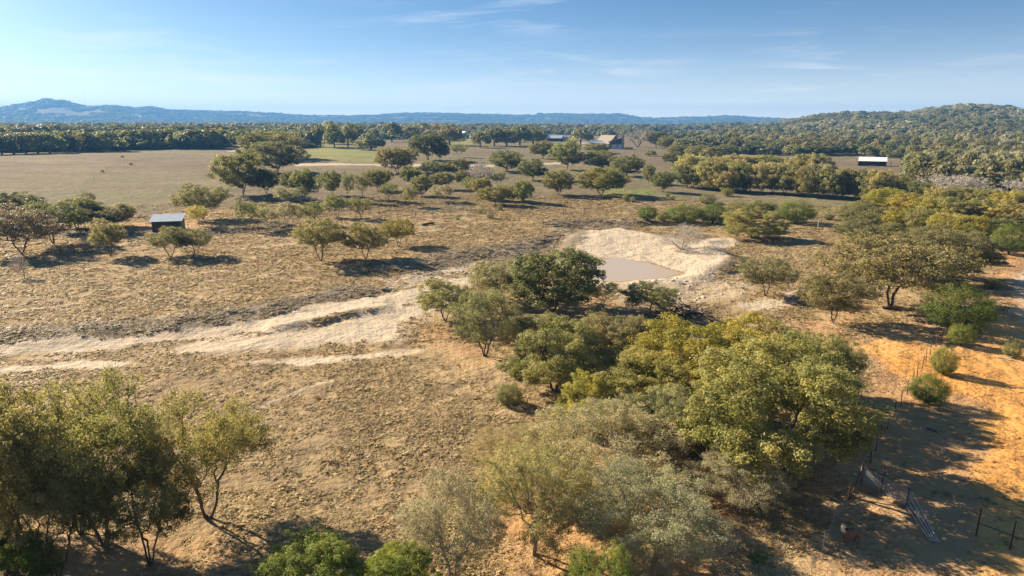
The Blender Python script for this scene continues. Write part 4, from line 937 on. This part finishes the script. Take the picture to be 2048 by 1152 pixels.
window(hs, T4(4 * u, .98, 4.6 * u), 3.5 * u, 1.6 * u, 'brown_wood'); window(hs, T4(16 * u, .98, 4.6 * u), 3.5 * u, 1.6 * u, 'brown_wood')
ch_ = MB().box(23.6 * u, 29 * u, 3, 3 + 5 * u, -.8, 27 * u).build('chimney', M['stone'], hs); MB().box(23.2 * u, 29.4 * u, 2.7, 3.3 + 5 * u, 27 * u, 27.6 * u).build('cap', M['concrete'], ch_)
MB().poly([(-39 * u, 2, 12 * u), (-5 * u, 0, 9.5 * u), (-5 * u, 14 * u, 14 * u), (-36 * u, 14 * u, 17 * u)], (0, 0, .2)).build('porch_roof', M['tin'], hs)
for k in range(6): MB().box(-38 * u + k * 6 * u, -37.2 * u + k * 6 * u, 2.3, 2.9, -.8, (11.6 - k * .38) * u).build('porch_post', M['cream_wall'], hs)
MB().box(-37 * u, -5 * u, 9 * u, 9.6 * u, -.8, 11.5 * u).build('porch_wall', M['cream_wall'], hs)
for k in range(3): window(hs, T4(-32 * u + k * 9 * u, 9 * u - .02, 2 * u), 3.5 * u, 5 * u, 'brown_wood')
for k in range(5): MB().box(30 * u + k * 3.2 * u, 32.6 * u + k * 3.2 * u, 1, 1.4, -.8, 3.5 * u).build('terrace_panel', M['brown_wood'], hs)
# low long outbuilding
x, y, z = place(1113, 283); ob = empty('long_outbuilding', (x, y, z), face_cam(x, y)); u = math.hypot(x, y) / 1365
tag(ob, 'low long outbuilding with a dark roof left of the ranch house', 'outbuilding')
gable(ob, M['tin'], 30 * u, 9 * u, 6.5 * u, 11 * u, yaw=R(-18), off=(-2 * u, 12 * u)); walls(ob, M['brown_wood'], 29 * u, 8 * u, 6.5 * u, 10.5 * u, yaw=R(-18), off=(-2 * u, 12 * u))
MB().box(13 * u, 23 * u, 2, 8 * u, -.8, 6.5 * u).build('cream_wing', M['cream_wall'], ob)
MB().poly([(11.5 * u, 1.5, 6.6 * u), (18 * u, 1.5, 10 * u), (24.5 * u, 1.5, 6.6 * u)], (0, 8 * u, 0)).build('wing_roof', M['tin'], ob)
# white metal building
x, y, z = place(926, 277.5); wb = empty('metal_building', (x, y, z), face_cam(x, y)); u = math.hypot(x, y) / 1365
tag(wb, 'white metal building among oaks beyond the pink field', 'building')
gable(wb, M['tin_white'], 26 * u, 7.5 * u, 10 * u, 14 * u, yaw=R(-62), off=(0, 14 * u)); walls(wb, M['white_wall'], 25 * u, 7 * u, 10 * u, 13.8 * u, yaw=R(-62), off=(0, 14 * u))
Mw = T4(0, 14 * u, 0, R(-62))
window(wb, Mw @ Matrix.Translation((12.6 * u, -2.5 * u, 4 * u)) @ Matrix.Rotation(R(90), 4, 'Z'), 1.6 * u, 2.4 * u); window(wb, Mw @ Matrix.Translation((12.6 * u, 3 * u, 1.5 * u)) @ Matrix.Rotation(R(90), 4, 'Z'), 2.6 * u, 5 * u)
x, y, z = place(944, 276); st = empty('stone_hut', (x, y, z), face_cam(x, y)); tag(st, 'tiny cream stone hut right of the white metal building', 'hut')
MB().box(-3 * u, 3 * u, 0, 5 * u, -.8, 9 * u).build('wall', M['cream_wall'], st); MB().poly([(-3.5 * u, -.3, 9 * u), (3.5 * u, -.3, 9 * u), (3.5 * u, 5.4 * u, 12 * u), (-3.5 * u, 5.4 * u, 12 * u)], (0, 0, .2)).build('roof', M['tan_roof'], st); MB().box(-.8 * u, .8 * u, -.08, .0, -.5, 6 * u).build('door', M['brown_wood'], st)
# houses on the hills
for (px_h, py_h, k, lb) in [(1080, 236.5, 12, 'pale house just below the crest of the blue ridge'), (1673, 226, 9, 'cream house near the crest of the right-hand hill'), (1705, 231, 6, 'small pale house lower on the right-hand hill')]:
    x, y, z = place(px_h, py_h); u = math.hypot(x, y) / 1365; h = empty('hill_house', (x, y, z), face_cam(x, y)); tag(h, lb, 'house', 'houses on the hills')
    MB().box(-k * .5 * u, k * .5 * u, 0, k * .4 * u, -3, k * .62 * u).build('wall', M['white_wall'], h)
    MB().poly([(-k * .56 * u, -1, k * .62 * u), (k * .56 * u, -1, k * .62 * u), (k * .4 * u, k * .2 * u, k * .85 * u), (-k * .4 * u, k * .2 * u, k * .85 * u)], (0, .5, .6)).build('roof', M['tan_roof'], h)
    for q in (-.25, .2): MB().box((q - .07) * k * u, (q + .07) * k * u, -.3, .05, .15 * k * u, .42 * k * u).build('window', M['dark'], h)
# masts
for (px_h, py_h, h_px, lb) in [(172, 216, 34, 'hair-thin radio mast on the left blue hill'), (897, 229, 12, 'short radio mast on the middle of the blue ridge')]:
    x, y, z = place(px_h, py_h); u = math.hypot(x, y) / 1365; o = empty('radio_mast', (x, y, z)); tag(o, lb, 'mast', 'radio masts')
    MB().tube((0, 0, -3), (0, 0, h_px * u), .55, .35, 5).build('pole', M['galv'], o)
    for k in range(3): MB().tube((0, 0, h_px * u * (.3 + .22 * k)), (cos(k * 2.1) * 4, sin(k * 2.1) * 4, h_px * u * (.3 + .22 * k) + .5), .3, .2, 4).build('arm', M['galv'], o)
# small flat trailer in the yard
x, y, z = place(1149, 290.5); tr_ = empty('utility_trailer', (x, y, z), face_cam(x, y) + R(20)); tag(tr_, 'dark utility trailer parked on the pale yard left of the house', 'trailer')
MB().box(-1.8, 1.8, -.9, .9, .55, .7).build('bed', M['brown_wood'], tr_); MB().box(-1.8, -1.2, -.9, .9, .7, 1.5).build('crate', M['rust'], tr_); MB().tube((1.8, 0, .6), (3.0, 0, .5), .07).build('drawbar', M['rust'], tr_)
for sx in (-.4, .4):
    for sy in (-1, 1): MB().tube((sx, sy * .92, .35), (sx, sy * 1.1, .35), .34, n=12).build('wheel', M['dark'], tr_)

# ------------------------------------------------------------------ fences
def wire_fence(name, label, pts, sp, h, rad, wires, pmat='rust', every=None, wr=.006):
    P = [place(*p) for p in pts]; o = empty(name, P[0]); tag(o, label, 'fence'); base = Vector(P[0]); posts = []
    for i in range(len(P) - 1):
        a, b_ = Vector(P[i]), Vector(P[i + 1]); n = max(1, round((b_ - a).length / sp))
        for k in range(n + (i == len(P) - 2)):
            q = a.lerp(b_, k / n); posts.append(Vector((q.x, q.y, gz(q.x, q.y))) - base)
    pm = None
    for k, q in enumerate(posts):
        if pm is None: po = MB().tube((0, 0, -.4), (0, 0, h), rad, rad * .9, 6).build('post', M[pmat], o); pm = po.data
        else: po = link('post', pm, None, o)
        po.location = q; po.rotation_euler = (crg.uniform(-.05, .05), crg.uniform(-.05, .05), 0)
    for wv in wires:
        b_ = MB()
        for k in range(len(posts) - 1): b_.tube(posts[k] + Vector((0, 0, wv)), posts[k + 1] + Vector((0, 0, wv)), wr, n=3, caps=False)
        b_.build('wire', M['galv'], o)
    return o
wire_fence('pasture_fence', 'thin wire fence crossing the slope above the three open-grown oaks', [(330, 462), (470, 458), (600, 453), (760, 437), (900, 431), (1040, 428), (1170, 427), (1280, 428)], 4.0, 1.15, .045, (.45, 1.0), wr=.012)
wire_fence('far_fence', 'faint wire fence slanting over the left far pasture', [(150, 384), (200, 350), (240, 331), (300, 322), (440, 312)], 6.0, 1.1, .03, (1.0,), wr=.012)
wire_fence('road_fence', 'wire fence along the white road', [(600, 327), (700, 325.5), (775, 325)], 5.0, 1.2, .06, (1.0,), wr=.012)
wire_fence('lane_fence', 'sagging wire fence running down the lane to the broken gate', [(1893, 668), (1860, 710), (1814, 790), (1802, 812), (1787, 835), (1775, 858), (1760, 878), (1741, 926)], 2.4, 1.15, .03, (.35, .7, 1.05), wr=.005)
# the broken corner: posts, mesh panel, brace
cx, cy_, cz = place(1721, 967); fc = empty('broken_corner_fence', (cx, cy_, cz)); tag(fc, 'broken fence corner with a rusty mesh panel and leaning posts near the sheep', 'fence')
Q = lambda px_q, py_q: Vector(place(px_q, py_q)) - Vector((cx, cy_, cz))
A, Cc, Dd = Q(1722, 967), Q(1762, 985), Q(1811, 1014)
def post(p, h, rr_, mat='rust', lean=(0, 0)): return MB().tube(p + Vector((0, 0, -.4)), p + Vector((lean[0], lean[1], h)), rr_, rr_ * .9, 8).build('post', M[mat], fc)
post(Q(1719, 967), 1.35, .05, 'grey_wood', (.03, .0)); post(A, 1.15, .03); post(Cc, 1.45, .032); post(Dd, 1.05, .03, 'rust', (.05, 0))
post(Q(1697, 1000), .95, .03); MB().tube(Q(1719, 967) + Vector((0, 0, .75)), Q(1699, 1000) + Vector((0, 0, .05)), .03).build('brace', M['rust'], fc)
for (a, b_, n) in ((A, Cc, 14), (Cc, Dd, 18)):
    pn = MB()
    for k in range(n + 1):
        q = a.lerp(b_, k / n); pn.tube(q + Vector((0, 0, .08)), q + Vector((0, 0, .92)), .012, n=4, caps=False)
    for k in range(9): pn.tube(a + Vector((0, 0, .08 + k * .105)), b_ + Vector((0, 0, .08 + k * .105)), .012, n=4, caps=False)
    pn.build('mesh_panel', M['galv'], fc)
prev = Q(1697, 1000)
for (px_q, py_q, h) in ((1681, 1030, .75), (1665, 1057, .8), (1645, 1104, 1.1), (1622, 1144, 1.0), (1600, 1185, 1.0)):
    q = Q(px_q, py_q); post(q, h, .018, 'galv')
    for hv in (.25, .6): MB().tube(prev + Vector((0, 0, hv)), q + Vector((0, 0, hv)), .004, n=3).build('wire', M['galv'], fc)
    prev = q
# fallen tube gate
a = Vector(place(1812, 1005)); b_ = Vector(place(1868, 1086)); ga = empty('fallen_gate', a); tag(ga, 'fallen silver tube gate lying beside the broken corner', 'gate')
d = (b_ - a); nrm_ = Vector((d.y, -d.x, 0)).normalized()
for k in range(4): MB().tube(nrm_ * (k * .13 - .2) + Vector((0, 0, .10 + .17 * (3 - k))), d + nrm_ * (k * .13 - .2) + Vector((0, 0, .05 + .02 * k)), .024, n=8).build('rail', M['galv'], ga)
for t_ in (0.02, .5, .98): MB().tube(d * t_ + nrm_ * -.24 + Vector((0, 0, .6 * (1 - t_) + .06)), d * t_ + nrm_ * .22 + Vector((0, 0, .09)), .02, n=8).build('upright', M['galv'], ga)
# H brace at the right
a = Vector(place(1951, 1073)); b_ = Vector(place(2019, 1099)); hb_ = empty('brace_posts', a); tag(hb_, 'two rusty pipe posts joined by a rail, lower right corner', 'fence')
e = b_ - a; e2 = e * 2.1
for q in (Vector((0, 0, 0)), e): MB().tube(q + Vector((0, 0, -.4)), q + Vector((.05, 0, 1.45)), .034, .032, 8).build('post', M['rust'], hb_)
MB().tube(Vector((0, 0, .72)), e2 + Vector((0, 0, .72)), .025, n=8).build('rail', M['rust'], hb_)
# white marker post
x, y, z = place(1636, 455); tag(MB().tube((x, y, z - .3), (x, y, z + 1.3), .07, .06, 8).build('marker_post', M['concrete']), 'pale marker post in front of the dome-shaped juniper', 'post')
# ------------------------------------------------------------------ culvert pipes, brush pile, logs, stones
for (px_q, py_q, rr_, lb) in [(768, 584, .26, 'left of two culvert pipes in the white gully'), (884, 575, .26, 'right culvert pipe half hidden by an oak')]:
    x, y, z = place(px_q, py_q); o = empty('culvert_pipe', (x, y, z + rr_ * .35), R(-25)); tag(o, lb, 'pipe', 'culvert pipes')
    bm = bmesh.new(); n = 20; ring = []
    for (yy, q) in ((2.6, rr_ * 1.15), (0, rr_ * 1.15), (0, rr_ * .92), (2.4, rr_ * .92)): ring.append([bm.verts.new((cos(2 * pi * k / n) * q, yy, sin(2 * pi * k / n) * q)) for k in range(n)])
    for i in range(3):
        for k in range(n): bm.faces.new((ring[i][k], ring[i][(k + 1) % n], ring[i + 1][(k + 1) % n], ring[i + 1][k]))
    me = bpy.data.meshes.new('pipe_shell'); bm.to_mesh(me); bm.free(); link('pipe_shell', me, M['grey_wood'], o); o.rotation_euler[0] = R(-14)
    MB().tube((0, 1.2, 0), (0, 1.3, 0), rr_ * .9, n=16).build('inside', M['dark'], o)  # dark disc plugging the bore, added to stand for the shade within
x, y, z = place(1372, 628); bpile = empty('brush_pile', (x, y, z)); tag(bpile, 'dark heap of cut branches at the foot of the white bank', 'brush pile')
M['char'] = mat_noise('dark_branch', (0.02, 0.016, 0.018), (0.09, 0.07, 0.07), 8, .9, .3)
kinds = []
for k in range(5):
    g = random.Random(k); b_ = MB(); p = Vector((0, 0, 0)); dv_ = Vector((1, 0, 0)); pts = [p.copy()]
    for j in range(5): dv_ = (dv_ + Vector((0, g.uniform(-.4, .4), g.uniform(-.25, .25)))).normalized(); p = p + dv_ * .42; pts.append(p.copy())
    b_.path(pts, [.07, .06, .05, .04, .03, .015], 5)
    for j in range(1, 5): b_.tube(pts[j], pts[j] + Vector((g.uniform(0, .4), g.uniform(-.5, .5), g.uniform(-.1, .5))), .025, .008, 4)
    me = bpy.data.meshes.new('branch'); b_.bm.to_mesh(me); b_.bm.free(); me.materials.append(M['char'] if k < 4 else M['grey_wood']); kinds.append(me)
g = random.Random(9)
for k in range(90):
    o = link('branch', kinds[g.randrange(5)], None, bpile); fx = g.uniform(-1, 1); o.location = (fx * 2.2 - .8 * g.random(), g.uniform(-1, 1), g.uniform(0, .85) * (1 - fx * fx * .7)); o.rotation_euler = (g.uniform(0, 6), g.uniform(-.5, .5), g.uniform(0, 6)); sc = g.uniform(.6, 1.1); o.scale = (sc, sc, sc)
def log(px0, py0, px1, py1, rad, mat, label):
    a = Vector(place(px0, py0)); b_ = Vector(place(px1, py1)); o = empty('fallen_log', a); tag(o, label, 'log'); dlt = b_ - a
    MB().path([Vector((0, 0, rad)), dlt * .5 + Vector((.05, .05, rad * 1.2)), dlt + Vector((0, 0, rad * .8))], [rad, rad * .9, rad * .7], 9).build('stem', M[mat], o)
    MB().tube(dlt * .6 + Vector((0, 0, rad)), dlt * .7 + Vector((.2, -.3, rad + .35)), rad * .4, rad * .2, 6).build('stub', M[mat], o)
log(1570, 602, 1602, 591, .13, 'grey_wood', 'pale fallen log left of the two-trunked round oak')
log(1765, 618, 1800, 622, .16, 'rust', 'rusty brown fallen log under the wide leaning oak')
log(846, 452, 868, 448, .22, 'char', 'dark fallen stump on the slope right of the three oaks')
log(1996, 716, 2022, 722, .09, 'grey_wood', 'pale grey plank-like log by the lane at the right edge')
log(1852, 858, 1875, 866, .05, 'old_wood', 'thin dark stick lying below the nearest juniper bush')
def stone_mesh(seed):
    g = np.random.RandomState(seed); bm = bmesh.new(); bmesh.ops.create_icosphere(bm, subdivisions=1, radius=1)
    for v in bm.verts: v.co *= g.uniform(.75, 1.15); v.co.z *= .6
    me = bpy.data.meshes.new('stone'); bm.to_mesh(me); bm.free(); me.materials.append(M['rock']); return me
SM = [stone_mesh(k) for k in range(4)]
rg2 = random.Random(31); n_st = 0
for poly, cnt, s0, s1, lb in ((PW([(1200, 572), (1440, 550), (1480, 560), (1490, 600), (1250, 605)]), 70, .08, .26, 'loose white limestone lump on the outer face of the pond bank'),
                              (PW([(750, 555), (900, 540), (940, 520), (960, 545), (880, 570), (780, 580)]), 40, .07, .2, 'loose pale stone in the white gully'),
                              (PW([(1080, 470), (1200, 448), (1290, 455), (1200, 470), (1100, 490)]), 40, .08, .22, 'loose stone on the grey bank behind the pond')):
    xs = [p[0] for p in poly]; ys = [p[1] for p in poly]; k = 0
    while k < cnt:
        x, y = rg2.uniform(min(xs), max(xs)), rg2.uniform(min(ys), max(ys))
        if float(poly_sd(poly, np.array(x), np.array(y))) < 0: continue
        k += 1; o = link('stone', SM[rg2.randrange(4)]); sc = rg2.uniform(s0, s1); o.location = (x, y, gz(x, y) + sc * .15); o.scale = (sc * rg2.uniform(.8, 1.4), sc, sc); o.rotation_euler = (0, 0, rg2.uniform(0, 6)); tag(o, lb, 'stone', lb.replace('loose ', 'loose stones: '))
for (px_q, py_q, sc, lb) in ((1710, 950, .10, 'white round stone left of the mesh panel'), (1766, 917, .06, 'small white stone beyond the mesh panel'), (1470, 979, .07, 'pale stone in the shade right of the grey oaks')):
    x, y, z = place(px_q, py_q); o = link('stone', SM[0]); o.location = (x, y, z + sc * .3); o.scale = (sc, sc, sc * 1.3); tag(o, lb, 'stone')

# ------------------------------------------------------------------ the brown sheep
x, y, z = place(1699, 1087); an = empty('brown_sheep', (x, y, z), R(8)); tag(an, 'brown sheep with a pale neck looking back, standing near the broken fence', 'sheep')
def skin(name, verts, edges, radii, root, mat, parent):
    me = bpy.data.meshes.new(name); me.from_pydata(verts, edges, []); o = link(name, me, mat, parent)
    md = o.modifiers.new('skin', 'SKIN'); md.use_smooth_shade = True
    for i, r_ in enumerate(radii): me.skin_vertices[0].data[i].radius = (r_, r_) if not isinstance(r_, tuple) else r_
    me.skin_vertices[0].data[root].use_root = True
    sb = o.modifiers.new('sub', 'SUBSURF'); sb.levels = 2; sb.render_levels = 2
    return o
V = [(.36, 0, .56), (.18, 0, .60), (-.02, 0, .58), (-.22, 0, .60), (-.33, 0, .60),          # rump, loin, barrel, shoulder, chest
     (-.42, 0, .72), (-.46, .0, .84), (-.44, .02, .93), (-.36, .05, .955), (-.26, .09, .92), (-.19, .12, .87),  # neck, poll, head turned back
     (-.24, -.10, .42), (-.25, -.10, .24), (-.26, -.10, .03), (-.24, .10, .42), (-.22, .10, .24), (-.20, .10, .03),
     (.30, -.11, .42), (.37, -.11, .27), (.34, -.11, .03), (.30, .11, .42), (.36, .11, .27), (.32, .11, .03), (.46, 0, .55), (.50, 0, .44)]
E = [(0, 1), (1, 2), (2, 3), (3, 4), (4, 5), (5, 6), (6, 7), (7, 8), (8, 9), (9, 10), (3, 11), (11, 12), (12, 13), (3, 14), (14, 15), (15, 16), (0, 17), (17, 18), (18, 19), (0, 20), (20, 21), (21, 22), (0, 23), (23, 24)]
Rr = [.17, .18, .20, .19, .14, .105, .09, .085, .075, .055, .04, .075, .038, .03, .075, .038, .03, .09, .042, .03, .09, .042, .03, .04, .018]
mW, tW, bW, oW = mat_new('sheep_coat')
gN = N(tW, 'ShaderNodeTexCoord'); sN = N(tW, 'ShaderNodeSeparateXYZ'); L(tW, gN.outputs['Object'], sN.inputs[0])
f1 = N(tW, 'ShaderNodeMapRange', i_1=.62, i_2=.74); L(tW, sN.outputs[2], f1.inputs[0]); f2 = N(tW, 'ShaderNodeMapRange', i_1=-.30, i_2=-.38); L(tW, sN.outputs[0], f2.inputs[0])
f3 = N(tW, 'ShaderNodeMath', operation='MULTIPLY'); L(tW, f1.outputs[0], f3.inputs[0]); L(tW, f2.outputs[0], f3.inputs[1])
nN = N(tW, 'ShaderNodeTexNoise', i_Scale=22.0, i_Detail=4.0); c1 = N(tW, 'ShaderNodeMixRGB'); c1.inputs[1].default_value = (.11, .05, .028, 1); c1.inputs[2].default_value = (.27, .135, .075, 1); L(tW, gN.outputs['Object'], nN.inputs['Vector']); L(tW, nN.outputs[0], c1.inputs[0])
c2 = N(tW, 'ShaderNodeMixRGB'); c2.inputs[2].default_value = (.75, .62, .38, 1); L(tW, f3.outputs[0], c2.inputs[0]); L(tW, c1.outputs[0], c2.inputs[1]); L(tW, c2.outputs[0], bW.inputs['Base Color']); bW.inputs['Roughness'].default_value = .9
bN = N(tW, 'ShaderNodeBump', i_Strength=.6, i_Distance=.03); L(tW, nN.outputs[0], bN.inputs['Height']); L(tW, bN.outputs[0], bW.inputs['Normal'])
skin('body', V, E, Rr, 2, mW, an)
for s in (-1, 1):
    e_ = MB(); e_.poly([(-.37, .05 + s * .06, .97), (-.33, .05 + s * .06, .99), (-.36, .05 + s * .17, .94), (-.39, .05 + s * .14, .93)], (0, 0, -.02)); e_.build('ear', mW, an)
    MB().tube((-.225 - .02 * s, .105 + s * .042, .915), (-.215 - .02 * s, .108 + s * .048, .918), .012, .01, 8).build('eye', M['dark'], an)
for i in (13, 16, 19, 22): MB().tube((V[i][0], V[i][1], -.01), (V[i][0], V[i][1], .05), .034, .028, 8).build('hoof', M['dark'], an)
# green grass tuft near the sheep
x, y, z = place(1515, 1118); gm = tuft(400, 60, .45, .3).data; gm.materials.clear(); gm.materials.append(M['leaf']); o = link('weed_clump', gm); o.location = (x, y, z); o.color = (.16, .19, .04, 1); tag(o, 'low bright green weed clump in the dappled shade left of the sheep', 'weed')

# ------------------------------------------------------------------ haze
hz = bpy.data.materials.new('haze'); hz.use_nodes = True; t = hz.node_tree; t.nodes.clear()
pv = N(t, 'ShaderNodeVolumePrincipled'); pv.inputs['Color'].default_value = (.16, .46, 1.0, 1); pv.inputs['Density'].default_value = 0.00018; pv.inputs['Anisotropy'].default_value = 0.1
ho = N(t, 'ShaderNodeOutputMaterial'); L(t, pv.outputs[0], ho.inputs['Volume'])
zmin = float(GZ.min()) - 1.5; zmax = float(GZ.max()) + 14
tag(MB().box(-6600, 6600, -6600, 6600, zmin, zmax).build('haze', hz), 'pale blue air over the whole valley', 'haze', kind='stuff')
